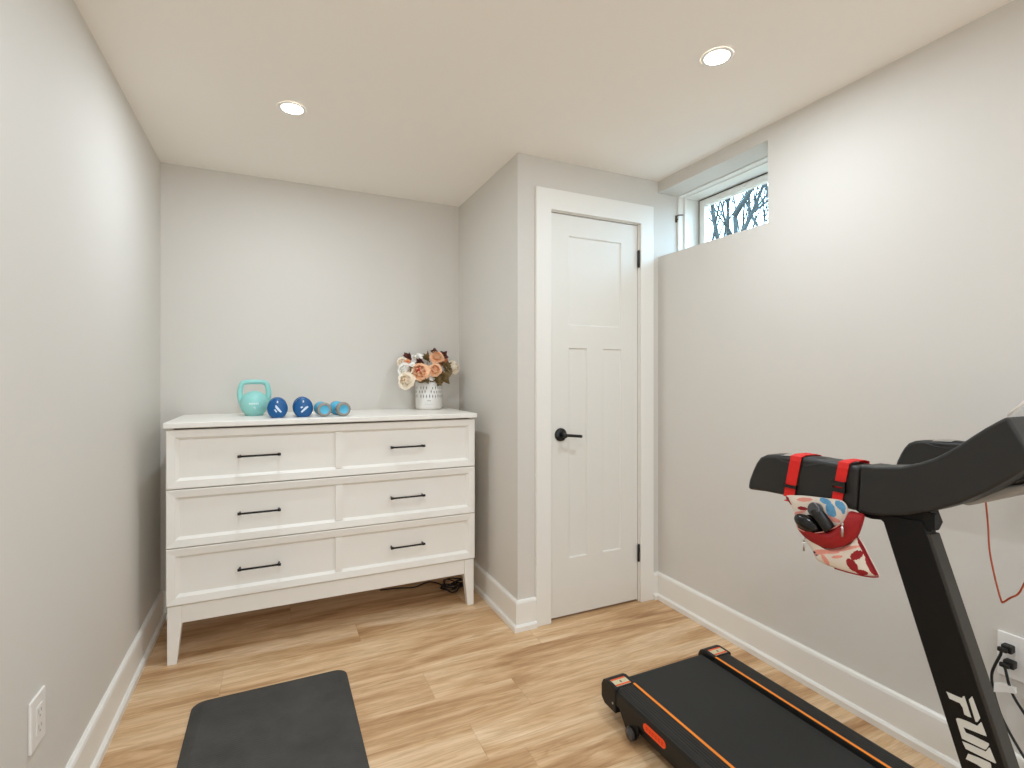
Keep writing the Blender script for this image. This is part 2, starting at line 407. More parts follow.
baseboard('baseboard_right', (R, CL_Y), (R, N), (-1, 0), (-1, -1))
baseboard('baseboard_near_right', (R, N), (FILL_DOOR[1], N), (0, 1), (-1, 0)); baseboard('baseboard_near_left', (FILL_DOOR[0], N), (L, N), (0, 1), (0, -1))

# door casing + jamb
bm = bmesh.new()
CX0, CX1, CZ = 1.139, 1.855, 2.126
cf = CL_Y-0.018
def bord(bm, x0, x1, z0, z1, y0, y1): box(bm, x0, y0, z0, x1, y1, z1)
CI0, CI1, CIZ = DX0-0.003, DX1+0.003, DZ1+0.004
prism(bm, [(CX0, cf, 0), (CX0, cf, CZ), (CX1, cf, CZ), (CX1, cf, 0), (CI1, cf, 0), (CI1, cf, CIZ), (CI0, cf, CIZ), (CI0, cf, 0)], (0, CL_Y-cf, 0))
bord(bm, DX0-0.02, DX0, 0, DZ1, CL_Y, CL_Y+0.11); bord(bm, DX1, DX1+0.02, 0, DZ1, CL_Y, CL_Y+0.11)
bord(bm, DX0-0.02, DX1+0.02, DZ1, DZ1+0.02, CL_Y, CL_Y+0.11)
# stop
bord(bm, DX0, DX0+0.012, 0, DZ1, CL_Y+0.052, CL_Y+0.09); bord(bm, DX1-0.012, DX1, 0, DZ1, CL_Y+0.052, CL_Y+0.09)
bord(bm, DX0+0.012, DX1-0.012, DZ1-0.012, DZ1, CL_Y+0.052, CL_Y+0.09)
o = struct(link('trim_1', bm, M['trim'])); bevel_mod(o, 0.0025, 2)

# door slab with recessed craftsman panels
dy0, dy1 = CL_Y+0.006, CL_Y+0.044
dxa, dxb, dza, dzb = DX0+0.004, DX1-0.004, 0.012, DZ1-0.005
panels = [(1.334, 1.657, 1.465, 1.914), (1.334, 1.444, 0.295, 1.351), (1.540, 1.657, 0.295, 1.351)]
bm = bmesh.new()
xs = sorted({dxa, dxb, 1.334, 1.657, 1.444, 1.540}); zs = sorted({dza, dzb, 0.295, 1.351, 1.465, 1.914})
vv = {}
def V(x, y, z):
    k = (round(x, 5), round(y, 5), round(z, 5))
    if k not in vv: vv[k] = bm.verts.new(k)
    return vv[k]
def inpanel(x, z): return any(a < x < b and c < z < d for a, b, c, d in panels)
for i in range(len(xs)-1):
    for j in range(len(zs)-1):
        xm, zm = (xs[i]+xs[i+1])/2, (zs[j]+zs[j+1])/2
        if not inpanel(xm, zm):
            bm.faces.new((V(xs[i], dy0, zs[j]), V(xs[i+1], dy0, zs[j]), V(xs[i+1], dy0, zs[j+1]), V(xs[i], dy0, zs[j+1])))
for a, b, c, d in panels:
    q = 0.006; de = 0.007
    xin = [x for x in xs if a-1e-6 <= x <= b+1e-6]; zin = [z for z in zs if c-1e-6 <= z <= d+1e-6]
    loop = [(x, c) for x in xin]+[(b, z) for z in zin[1:]]+[(x, d) for x in reversed(xin[:-1])]+[(a, z) for z in reversed(zin[1:-1])]
    def ins(p): return (min(max(p[0], a+q), b-q), min(max(p[1], c+q), d-q))
    n_ = len(loop)
    inner = [V(ins(p)[0], dy0+de, ins(p)[1]) for p in loop]
    outer = [V(p[0], dy0, p[1]) for p in loop]
    for i in range(n_):
        j = (i+1) % n_
        try: bm.faces.new((outer[i], outer[j], inner[j], inner[i]))
        except ValueError: pass
    bm.faces.new(inner)
# sides and back
for p, q in (((dxa, dza), (dxb, dza)), ((dxb, dza), (dxb, dzb)), ((dxb, dzb), (dxa, dzb)), ((dxa, dzb), (dxa, dza))):
    bm.faces.new([bm.verts.new(t) for t in ((p[0], dy0, p[1]), (q[0], dy0, q[1]), (q[0], dy1, q[1]), (p[0], dy1, p[1]))])
bm.faces.new([bm.verts.new(t) for t in ((dxa, dy1, dza), (dxb, dy1, dza), (dxb, dy1, dzb), (dxa, dy1, dzb))])
bmesh.ops.remove_doubles(bm, verts=bm.verts, dist=1e-5)
door = struct(link('door_1', bm, M['door']))
for zc in (1.838, 0.262):
    bm = bmesh.new()
    lathe(bm, [(0.0001, -0.048), (0.0045, -0.046), (0.0065, -0.042), (0.0065, 0.042), (0.0045, 0.046), (0.0001, 0.048)], (DX1-0.002, CL_Y-0.004, zc), seg=12)
    h = link('hinge', bm, M['black_metal'], door); h['label'] = 'black hinge'
bm = bmesh.new()
lathe(bm, [(0.033, 0), (0.033, -0.006), (0.030, -0.010), (0.0001, -0.010)], (1.285, dy0, 0.918), 'y', 32)
rose = link('handle', bm, M['black_metal'], door); rose['label'] = 'black door lever'
bm = bmesh.new()
lathe(bm, [(0.011, -0.010), (0.011, -0.055), (0.009, -0.058), (0.0001, -0.058)], (1.285, dy0, 0.918), 'y', 20)
tube(bm, smooth_path([(1.283, dy0-0.047, 0.918), (1.30, dy0-0.05, 0.918), (1.34, dy0-0.05, 0.9140), (1.378, dy0-0.05, 0.910)], 4), 0.0075, 12)
link('lever', bm, M['black_metal'], rose)

# window niche liner, window
bm = bmesh.new()
LX0 = 2.033
box(bm, LX0, NY1-0.014, NZ0, WX+0.058, NY1, NZ1); box(bm, LX0, NY0, NZ0, WX+0.058, NY0+0.014, NZ1)
box(bm, LX0, NY0+0.014, NZ1-0.008, WX+0.058, NY1-0.014, NZ1); box(bm, LX0, NY0+0.014, NZ0, WX+0.058, NY1-0.014, NZ0+0.014)
e = 0.026; et = 0.014
box(bm, LX0+0.035, NY1-e, NZ0+0.014, WX+0.058, NY1-0.014, NZ1-0.008); box(bm, LX0+0.035, NY0+0.014, NZ0+0.014, WX+0.058, NY0+e, NZ1-0.008)
box(bm, LX0+0.035, NY0+e, NZ1-et, WX+0.058, NY1-e, NZ1-0.008)
o = struct(link('trim_2', bm, M['trim'])); bevel_mod(o, 0.002, 2)
def frame_yz(bm, x0, x1, y0, y1, z0, z1, wd):
    box(bm, x0, y0, z0, x1, y0+wd, z1); box(bm, x0, y1-wd, z0, x1, y1, z1)
    box(bm, x0, y0+wd, z0, x1, y1-wd, z0+wd); box(bm, x0, y0+wd, z1-wd, x1, y1-wd, z1)
win = thing('window_1', '', ''); del win['label'], win['category']; win['kind'] = 'structure'
win.location = (WX, (NY0+NY1)/2, NZ0)
bm = bmesh.new(); frame_yz(bm, WX+0.012, WX+0.057, NY0+e, NY1-e, NZ0+0.014, NZ1-et, 0.014); bevel_mod(link('window_frame', bm, M['trim'], win), 0.0015)
bm = bmesh.new(); frame_yz(bm, WX+0.004, WX+0.040, NY0+e+0.017, NY1-e-0.017, NZ0+0.033, NZ1-et-0.008, 0.034)
sash = bevel_mod(link('sash', bm, M['trim'], win), 0.004)
bm = bmesh.new(); frame_yz(bm, WX+0.003, WX+0.0045, NY0+e+0.012, NY1-e-0.012, NZ0+0.028, NZ1-et-0.004, 0.0045)
link('gasket', bm, M['slot'], sash)['label'] = 'dark weather seal around the sash'
link('pane', bx(WX+0.020, NY0+e+0.05, NZ0+0.066, WX+0.024, NY1-e-0.05, NZ1-et-0.040), M['glass'], sash)
p = at_x(742, 187, WX)
bm = bmesh.new(); box(bm, WX-0.006, p.y-0.02, p.z-0.006, WX+0.004, p.y+0.02, p.z+0.006); tube(bm, [(WX-0.004, p.y, p.z), (WX-0.014, p.y-0.02, p.z+0.004)], 0.003, 8)
link('sash_latch', bm, M['white_plastic'], sash)
bm = bmesh.new()
lx, lz = 2.027, 2.094
box(bm, lx-0.006, NY1-0.004, lz-0.026, lx+0.006, NY1, lz+0.012)
tube(bm, smooth_path([(lx, NY1-0.004, lz+0.004), (lx+0.002, NY1-0.016, lz+0.010), (lx+0.035, NY1-0.018, lz+0.016)], 4), 0.0032, 8)
tube(bm, [(lx, NY1-0.006, lz-0.010), (lx-0.004, NY1-0.016, lz-0.014)], 0.004, 8)
link('keeper', bm, M['bronze'], win)['label'] = 'bronze screen hook on the niche side'

# wall outlet plate helper (plane normal +-x)
def outlet(name, label, x, nx, yc, zc, w_, h_, gangs):
    t = thing(name, label, 'outlet', (x, yc, zc-h_/2))
    xf = x+nx*0.007
    o = link('plate', bx(min(x, xf), yc-w_/2, zc-h_/2, max(x, xf), yc+w_/2, zc+h_/2), M['white_plastic'], t); bevel_mod(o, 0.003, 3)
    for g in gangs:
        bm = bmesh.new(); xa = xf+nx*0.002
        box(bm, min(xf, xa), yc+g-0.017, zc-0.034, max(xf, xa), yc+g+0.017, zc+0.034)
        r_ = bevel_mod(link('receptacle', bm, M['white_plastic'], t), 0.0015)
        bm = bmesh.new(); xb = xa+nx*0.0006
        for s in (-1, 1):
            z = zc+s*0.018
            box(bm, min(xa, xb), yc+g-0.008, z-0.002, max(xa, xb), yc+g-0.0065, z+0.007)
            box(bm, min(xa, xb), yc+g+0.0065, z-0.002, max(xa, xb), yc+g+0.008, z+0.006)
            box(bm, min(xa, xb), yc+g-0.002, z-0.011, max(xa, xb), yc+g+0.002, z-0.007)
        link('slots', bm, M['slot_pale'], r_)
    return t
outlet('wall_outlet', 'white outlet plate on the left wall above the baseboard', L, 1, 1.577, 0.387, 0.082, 0.121, [0])
outlet('wall_outlet', 'white wall outlet plate with two black plugs, beside the treadmill post', R, -1, 0.672, 0.411, 0.130, 0.126, [0.040, -0.026])

# ================================================================ DOWNLIGHTS
for i, (x, y) in enumerate(DOWNLIGHTS):
    lab = ['round recessed ceiling downlight nearest the dresser', 'round recessed ceiling downlight above the treadmill deck',
           'round recessed ceiling downlight behind the camera near the left wall', 'round recessed ceiling downlight behind the camera near the right wall',
           'round recessed ceiling downlight at the rear of the room'][i]
    t = thing('ceiling_downlight', lab, 'ceiling light', (x, y, H), 'recessed downlights in the ceiling')
    bm = bmesh.new(); lathe(bm, [(0.040, -0.0005), (0.040, -0.003), (0.050, -0.004), (0.052, -0.0005)], (x, y, H), seg=40)
    for f in [f for f in bm.faces if len(f.verts) > 4]: bm.faces.remove(f)
    link('trim_ring', bm, M['white_plastic'], t, True)
    bm = bmesh.new(); lathe(bm, [(0.040, -0.0005), (0.040, -0.0025), (0.0001, -0.0025)], (x, y, H), seg=40)
    if 'lamp_disc' not in M: M['lamp_disc'] = mat('lamp_disc', (1, 0.98, 0.94), 0.5, emit=(1, 0.97, 0.92), estr=14)
    link('lens', bm, M['lamp_disc'], t)
    ld = bpy.data.lights.new('downlight', 'AREA'); ld.energy = LIGHT_W; ld.color = LAMP_COL
    ld.shape = 'DISK'; ld.size = 0.076
    lo = bpy.data.objects.new('downlight_lamp', ld); COL.objects.link(lo); lo.location = (x, y, H-0.008)

# ================================================================ DRESSER
X0, X1, YF, YBK = -0.413, 0.955, 2.515, 2.995
ZT = 1.015
dr = thing('dresser', 'wide white three-drawer dresser with tapered legs and black bar pulls', 'dresser', ((X0+X1)/2, (YF+YBK)/2, 0))
bm = bmesh.new()
ft = 0.022                                    # drawer front thickness
box(bm, X0+0.004, YF+ft+0.002, 0.170, X0+0.024, YBK, 0.990); box(bm, X1-0.024, YF+ft+0.002, 0.170, X1-0.004, YBK, 0.990)
box(bm, X0+0.024, YF+ft+0.002, 0.235, X1-0.024, YBK-0.012, 0.250)
box(bm, X0+0.024, YBK-0.012, 0.170, X1-0.024, YBK, 0.990)
bevel_mod(link('case', bm, M['dresser'], dr), 0.0015)
bm = bmesh.new(); box(bm, X0-0.008, YF-0.020, ZT-0.024, X1+0.007, F-0.003, ZT)
bevel_mod(link('top', bm, M['dresser'], dr), 0.004, 3)
bm = bmesh.new(); box(bm, X0+0.055, YF+0.010, 0.168, X1-0.055, YF+0.026, 0.243)
bevel_mod(link('apron', bm, M['dresser'], dr), 0.0015)
for sx in (0, 1):
    for sy in (0, 1):
        bm = bmesh.new()
        xo, xi = (X0+0.003, 1) if sx == 0 else (X1-0.003, -1)
        yo, yi = (YF+0.006, 1) if sy == 0 else (YBK, -1)
        zt = 0.2435 if sy == 0 else 0.169
        def sec(wd, z): return [(xo, yo, z), (xo+xi*wd, yo, z), (xo+xi*wd, yo+yi*min(wd, 0.045), z), (xo, yo+yi*min(wd, 0.045), z)]
        secs = [sec(0.034, 0), sec(0.052, 0.168)]+([sec(0.052, zt)] if zt > 0.17 else [])
        rings = [[bm.verts.new(p) for p in s] for s in secs]
        for A, B in zip(rings, rings[1:]):
            for k in range(4): bm.faces.new((A[k], A[(k+1) % 4], B[(k+1) % 4], B[k]))
        bm.faces.new(rings[0][::-1]); bm.faces.new(rings[-1])
        # front legs stand in front of the case side
        if sy == 0:
            for v in bm.verts:
                if v.co.y > YF+0.02 and v.co.z > 0.17: v.co.y = YF+0.0225
        bevel_mod(link('leg', bm, M['dresser'], dr), 0.002)
def drawer_front(bm, x0, x1, z0, z1, y):
    fr, mid, bev, dep, hm = 0.032, (x0+x1)/2, 0.014, 0.014, 0.015
    # outer slab sides
    def quad(*p): bm.faces.new([bm.verts.new(q) for q in p])
    yb = y+ft
    quad((x0,y,z0),(x0,yb,z0),(x0,yb,z1),(x0,y,z1)); quad((x1,y,z0),(x1,y,z1),(x1,yb,z1),(x1,yb,z0))
    quad((x0,y,z1),(x0,yb,z1),(x1,yb,z1),(x1,y,z1)); quad((x0,y,z0),(x1,y,z0),(x1,yb,z0),(x0,yb,z0)); quad((x0,yb,z0),(x1,yb,z0),(x1,yb,z1),(x0,yb,z1))
    def ring(a, b):   # a,b = (x0,x1,z0,z1,y)
        A = [(a[0],a[4],a[2]),(a[1],a[4],a[2]),(a[1],a[4],a[3]),(a[0],a[4],a[3])]
        B = [(b[0],b[4],b[2]),(b[1],b[4],b[2]),(b[1],b[4],b[3]),(b[0],b[4],b[3])]
        for k in range(4): j = (k+1) % 4; quad(A[k], A[j], B[j], B[k])
    o0 = (x0, x1, z0, z1, y)
    l0 = (x0+0.003, x1-0.003, z0+0.003, z1-0.003, y-0.003)
    l1 = (x0+fr, x1-fr, z0+fr, z1-fr, y+0.001)
    l2 = (x0+fr+bev, x1-fr-bev, z0+fr+bev*0.8, z1-fr-bev*0.8, y+dep)
    ring(o0, l0); ring(l0, l1); ring(l1, l2)
    quad((l2[0], l2[4], l2[2]), (l2[1], l2[4], l2[2]), (l2[1], l2[4], l2[3]), (l2[0], l2[4], l2[3]))
    box(bm, mid-hm, y+0.001, z0+fr+bev*0.5, mid+hm, y+dep, z1-fr-bev*0.5)
for k, (z0, z1) in enumerate([(0.2485, 0.4855), (0.4890, 0.7320), (0.7360, 0.9830)]):
    bm = bmesh.new(); drawer_front(bm, X0, X1, z0, z1, YF)
    bmesh.ops.remove_doubles(bm, verts=bm.verts, dist=1e-5)
    d = link('drawer', bm, M['dresser'], dr)
    for xc in (-0.064, 0.596):
        zc = (z0+z1)/2; bm = bmesh.new(); yb = YF+0.010
        for s in (-1, 1):
            lathe(bm, [(0.0045, 0), (0.0045, -0.030)], (xc+s*0.078, yb, zc), 'y', 10)
            lathe(bm, [(0.0001, -0.007), (0.0062, -0.0065), (0.0062, 0.0065), (0.0001, 0.007)], (xc+s*0.079, yb-0.031, zc), 'x', 12)
        tube(bm, [(xc-0.08, yb-0.031, zc), (xc+0.08, yb-0.031, zc)], 0.0045, 10)
        link('handle', bm, M['black_metal'], d)['label'] = 'slim black bar pull'
bm = bmesh.new(); lathe(bm, [(0.010, 0), (0.010, -0.008), (0.006, -0.011), (0.0001, -0.011)], (X0+0.004, YF+0.05, 0.783), 'x', 14)
link('anchor_button', bm, M['black_metal'], dr)['label'] = 'small black button on the dresser side'

# ================================================================ KETTLEBELL
kb = thing('kettlebell', 'mint green kettlebell at the left end of the dresser top', 'kettlebell', (-0.095, 2.81, ZT))
c = Vector((-0.095, 2.81, ZT))
bm = bmesh.new()
prof = [(0.0001, 0), (0.040, 0), (0.0425, 0.003)]
rb, zc = 0.0655, 0.0575
a0 = math.asin((0.006-zc)/rb)
for k in range(17):
    a = a0+(PI/2-a0)*k/16; prof.append((max(rb*math.cos(a), 0.0001), zc+rb*math.sin(a)*0.98))
lathe(bm, prof, c, seg=40)
link('body', bm, M['mint'], kb, True)
bm = bmesh.new()
hp = [(-0.050, 0, 0.050), (-0.0590, 0, 0.078), (-0.0640, 0, 0.108), (-0.0590, 0, 0.142), (-0.050, 0, 0.160), (-0.028, 0, 0.1655), (0, 0, 0.166), (0.028, 0, 0.1655), (0.050, 0, 0.160), (0.0590, 0, 0.142), (0.0640, 0, 0.108), (0.0590, 0, 0.078), (0.050, 0, 0.050)]
pts = smooth_path([c+Vector(p) for p in hp], 5)
n_ = len(pts); tube(bm, pts, [0.0115+0.0035*abs(2*i/(n_-1)-1)**2 for i in range(n_)], 14)
link('handle', bm, M['mint'], kb, True)
bm = bmesh.new()
def on_ball(x, z, r=rb+0.0006):
    dz = z-zc; yy = -math.sqrt(max(r*r-x*x-dz*dz, 0)); return c+Vector((x, yy, zc+dz))
def decal(bm, x0, x1, z0, z1, n=6):
    for i in range(n):
        a, b = x0+(x1-x0)*i/n, x0+(x1-x0)*(i+1)/n
        bm.faces.new([bm.verts.new(on_ball(*q)) for q in ((a, z0), (b, z0), (b, z1), (a, z1))])
for i in range(6): decal(bm, -0.021+i*0.0072, -0.021+i*0.0072+0.0056, 0.057, 0.0655, 2)
decal(bm, 0.003, 0.0065, 0.034, 0.046, 1); decal(bm, -0.003, 0.003, 0.043, 0.046, 1)
link('print', bm, M['mint_print'], kb)['label'] = 'pale lettering'

# ================================================================ DUMBBELLS
def dumbbell(name, label, x, y, r, length, mats, oct_=False, ring=False, group=None, logo=None, yaw=0.0):
    t = thing(name, label, 'dumbbell', (x, y+length/2, ZT), group)
    cz = ZT+r; seg = 36 if oct_ else 32
    for s in (0, 1):
        y0 = y if s == 0 else y+length; d = 1 if s == 0 else -1
        bm = bmesh.new(); hl = length*0.32
        if not ring:
            prof = [(0.0001, 0), (r*0.80, 0), (r*0.93, d*0.004), (r, d*0.012), (r, d*(hl-0.012)), (r*0.85, d*hl), (0.0001, d*hl)]
            lathe(bm, prof, (x, y0, cz), 'y', seg)
            for v in bm.verts:      # slightly taller than wide, standing on a flat foot
                v.co.z = cz+(v.co.z-cz)*1.14
                v.co.z = max(v.co.z, cz-r*0.98)
            zmin = min(v.co.z for v in bm.verts); bmesh.ops.translate(bm, verts=bm.verts, vec=(0, 0, ZT-zmin))
            link('head', bm, mats[0], t, True)
        else:
            prof = [(r*0.62, d*0.003), (r*0.70, 0), (r*0.9, d*0.002), (r, d*0.010), (r, d*hl*0.5), (r*0.94, d*hl*0.52), (r*0.97, d*(hl-0.010)), (r*0.80, d*hl), (0.0001, d*hl)]
            lathe(bm, [(0.0001, d*0.004)]+prof, (x, y0, cz), 'y', seg)
            for f in bm.faces:
                q = f.calc_center_median(); h = (q.y-y0)*d; rr = math.hypot(q.x-x, q.z-cz)
                f.material_index = 0 if (h > hl*0.5 or (rr < r*0.64 and h < 0.006)) else 1
            link('head', bm, [mats[0], mats[1]], t, True)
    bm = bmesh.new(); lathe(bm, [(r*0.38, length*0.30), (r*0.42, length*0.5), (r*0.38, length*0.70)], (x, y, cz), 'y', 20)
    link('grip', bm, mats[-1], t, True)
    if logo:
        bm = bmesh.new()
        for poly in logo: ngon_prism(bm, [(x+px*r, y-0.0002, cz+pz*r) for px, pz in poly], (0, -0.0006, 0))
        link('logo', bm, M['print'], t)['label'] = 'pale printed mark'
    t.rotation_euler = (0, 0, yaw)
    return t
logoA = [[(-0.22, 0.34), (-0.10, 0.34), (0.44, -0.38), (0.28, -0.44), (0.02, -0.20), (-0.20, 0.10)], [(-0.34, -0.12), (-0.22, -0.06), (-0.02, -0.34), (-0.14, -0.42)], [(-0.06, 0.80), (0.06, 0.80), (0.07, 0.58), (-0.07, 0.58)]]
logoB = [[(-0.25, -0.40), (-0.14, -0.52), (0.52, 0.06), (0.44, 0.20), (0.20, 0.10)], [(-0.30, 0.10), (-0.08, 0.18), (-0.02, 0.06), (-0.22, -0.06)], [(-0.06, 0.80), (0.06, 0.80), (0.07, 0.58), (-0.07, 0.58)]]
dumbbell('dumbbell', 'blue round-headed dumbbell right beside the mint kettlebell', 0.008, 2.585, 0.0440, 0.140, [M['blue'], M['black_metal']], True, group='dumbbells on the dresser', logo=logoA)
dumbbell('dumbbell', 'blue round-headed dumbbell beside the grey-rimmed pair', 0.119, 2.590, 0.0440, 0.140, [M['blue'], M['black_metal']], True, group='dumbbells on the dresser', logo=logoB)
dumbbell('dumbbell', 'light blue and grey dumbbell next to the blue ones', 0.209, 2.572, 0.0335, 0.155, [M['sky_blue'], M['grey_vinyl'], M['grey_vinyl']], ring=True, group='dumbbells on the dresser', yaw=0.05)
dumbbell('dumbbell', 'light blue and grey dumbbell rightmost in the row, towards the vase', 0.288, 2.560, 0.0345, 0.155, [M['sky_blue'], M['grey_vinyl'], M['grey_vinyl']], ring=True, group='dumbbells on the dresser', yaw=0.16)

# ================================================================ VASE AND FLOWERS
vc = Vector((0.822, 2.925, ZT))
VR, VH = 0.078, 0.160
bm = bmesh.new()
lathe(bm, [(0.0001, 0), (VR-0.014, 0), (VR-0.004, 0.005), (VR, 0.016), (VR, VH-0.003), (VR-0.003, VH), (VR-0.006, VH-0.003), (VR-0.007, 0.02), (0.0001, 0.014)], vc, seg=96)
def vstroke(bm, ang, z0, z1, wd, mi=1, r=VR+0.0003):
    a0, a1 = ang-wd/2/r, ang+wd/2/r; mid = (a0+a1)/2
    pt = lambda a, z: vc+Vector((r*math.cos(a), r*math.sin(a), z))
    zm = (z0+z1)/2
    f = bm.faces.new([bm.verts.new(q) for q in (pt(mid, z0), pt(a1, zm), pt(mid, z1), pt(a0, zm))]); f.material_index = mi
random.seed(3)
for row, (zz, hh, nn) in enumerate([(0.128, 0.024, 28), (0.106, 0.026, 28), (0.081, 0.030, 28)]):
    for k in range(nn):
        if random.random() < 0.85:
            vstroke(bm, 2*PI*(k+0.5*(row % 2))/nn, zz-hh/2, zz+hh/2*random.uniform(0.5, 1), 0.0068)
fa = math.atan2(-vc.y, -vc.x)
for k in range(5): vstroke(bm, fa-0.12+k*0.06, 0.050, 0.056, 0.004)
for k in range(12): vstroke(bm, fa-0.28+k*0.05, 0.032, 0.0335, 0.004)
tag(link('vase', bm, [M['vase'], M['vase_dark']]), 'white cylindrical vase with dark strokes at the right end of the dresser top', 'vase')

def petal_mesh(bm, center, nrm, R_, layers, mi=0, heart=None, curl=0.9, seed=0):
    rnd = random.Random(seed); nrm = Vector(nrm).normalized(); t1 = nrm.orthogonal().normalized(); t2 = nrm.cross(t1)
    for li in range(layers):
        f = 1-li/layers; n = 7 if li < 2 else 5; elev = 0.25+1.05*(li/max(1, layers-1))*curl
        for k in range(n):
            a = 2*PI*(k+0.5*(li % 2))/n+rnd.uniform(-.15, .15)
            out = t1*math.cos(a)+t2*math.sin(a); side = -t1*math.sin(a)+t2*math.cos(a)
            Lp = R_*(0.62+0.38*f)*rnd.uniform(.9, 1.08); Wp = Lp*0.62
            el = elev+rnd.uniform(-.12, .12)
            rows = []
            for i in range(6):
                s = i/5; e_ = el+0.5*s*s*(1 if li > 0 else -0.3)
                base = center-nrm*R_*0.25+(out*math.cos(e_)+nrm*math.sin(e_))*Lp*s
                wd = Wp*math.sin(PI*min(1, 0.12+s*0.80))**0.7
                if i == 5: wd *= 0.55
                rows.append([bm.verts.new(base+side*wd*j+nrm*(abs(j)**2)*Wp*0.28+(-out)*(abs(j)**2)*Wp*0.15*(li > 0)) for j in (-1, -.5, 0, .5, 1)])
            for A, B in zip(rows, rows[1:]):
                for j in range(4):
                    q = bm.faces.new((A[j], A[j+1], B[j+1], B[j])); q.material_index = mi; q.smooth = True
def leaf_mesh(bm, a, d, nrm, Lf, Wf, mi=0):
    a, d, nrm = Vector(a), Vector(d).normalized(), Vector(nrm).normalized(); s = d.cross(nrm).normalized(); nrm = s.cross(d)
    rows = []
    for i in range(7):
        t = i/6; wd = Wf*math.sin(PI*(t**0.8))*0.5+0.0003
        base = a+d*Lf*t-nrm*Lf*0.25*t*t
        rows.append([bm.verts.new(base+s*wd*j+nrm*abs(j)*wd*0.35) for j in (-1, 0, 1)])
    for A, B in zip(rows, rows[1:]):
        for j in range(2):
            q = bm.faces.new((A[j], A[j+1], B[j+1], B[j])); q.material_index = mi; q.smooth = True
top_c = vc+Vector((0, 0, VH-0.02))
def flower(u, v, y, R_, mats, heart, label, seed, layers=4, nrm=None, cat='flower', name='peony'):
    y += 0.06; R_ *= 1.42; p = at_y(u, v, y)
    t = thing(name, label, cat, tuple(vc+Vector((0, 0, 0.03))), 'artificial flowers in the white vase')
    n_ = Vector(nrm) if nrm else ((Vector((0, 0, CAMH))-p).normalized()*0.75+(p-top_c).normalized()*0.6)
    n_.normalize()
    bm = bmesh.new(); petal_mesh(bm, p, n_, R_, layers, seed=seed); pet = link('petals', bm, mats, t)
    if heart:
        bm = bmesh.new(); bmesh.ops.create_icosphere(bm, subdivisions=2, radius=R_*0.29, matrix=Matrix.Translation(p+n_*R_*(0.38 if heart is M['red_heart'] else 0.25)))
        rr = random.Random(seed)
        for vtx in bm.verts: vtx.co += Vector((rr.uniform(-1, 1), rr.uniform(-1, 1), rr.uniform(-1, 1)))*R_*0.05
        link('flower_heart', bm, heart, t, True)
    bm = bmesh.new()
    base = vc+Vector(((p.x-vc.x)*0.15, (p.y-vc.y)*0.15, 0.03)); rim = vc+Vector(((p.x-vc.x)*0.5, (p.y-vc.y)*0.5, VH))
    for q in (base, rim):
        rr = Vector((q.x-vc.x, q.y-vc.y)); 
        if rr.length > VR-0.016: rr *= (VR-0.016)/rr.length; q.x, q.y = vc.x+rr.x, vc.y+rr.y
    end = p-n_*R_*0.3
    tube(bm, smooth_path([base, rim, (rim+end)/2+Vector((0, 0, 0.006)), end], 5), 0.0018, 6)
    link('stem', bm, M['stem'], t)
    return t
flower(420.0, 371.5, 2.775, 0.040, M['peach'], M['red_heart'], 'large peach peony with a red heart at the front of the bouquet', 1, 4)
flower(406.5, 380.5, 2.780, 0.037, M['cream'], M['yellow_heart'], 'cream peony with yellow heart drooping lowest on the left of the vase', 2, 4)
flower(405.5, 370.0, 2.815, 0.033, M['white_petal'], None, 'white peony above the drooping cream one on the left', 3, 4)
flower(402.5, 362.5, 2.860, 0.026, M['cream'], M['yellow_heart'], 'small pale peony at the upper left edge of the bouquet', 4, 3)
flower(416.5, 358.0, 2.875, 0.026, M['white_petal'], None, 'small white bloom near the top of the bouquet, left of centre', 5, 3)
flower(436.5, 357.0, 2.845, 0.033, M['peach'], None, 'peach peony at the top of the bouquet', 6, 4)
flower(443.5, 361.5, 2.880, 0.029, M['orange_petal'], None, 'orange bloom just right of the topmost peach peony', 7, 4)
flower(435.0, 370.0, 2.780, 0.031, M['peach'], None, 'peach peony right of the red-hearted one', 8, 4)
flower(453.0, 367.5, 2.850, 0.035, M['cream'], None, 'cream peony sticking out furthest right', 9, 4)
flower(407.5, 362.0, 2.825, 0.014, M['orange_petal'], None, 'tiny orange bud among the leaves on the left', 10, 2)
for i, (u, v, lab) in enumerate([(428.8, 374, 'tiny white filler flower between the two front peach peonies'), (432, 378.5, 'tiny white filler flower just above the vase rim'), (412.4, 364.5, 'tiny white filler flower left of the red-hearted peony')]):
    flower(u, v, 2.785, 0.011, M['white_petal'], None, lab, 20+i, 2, name='filler_flower')
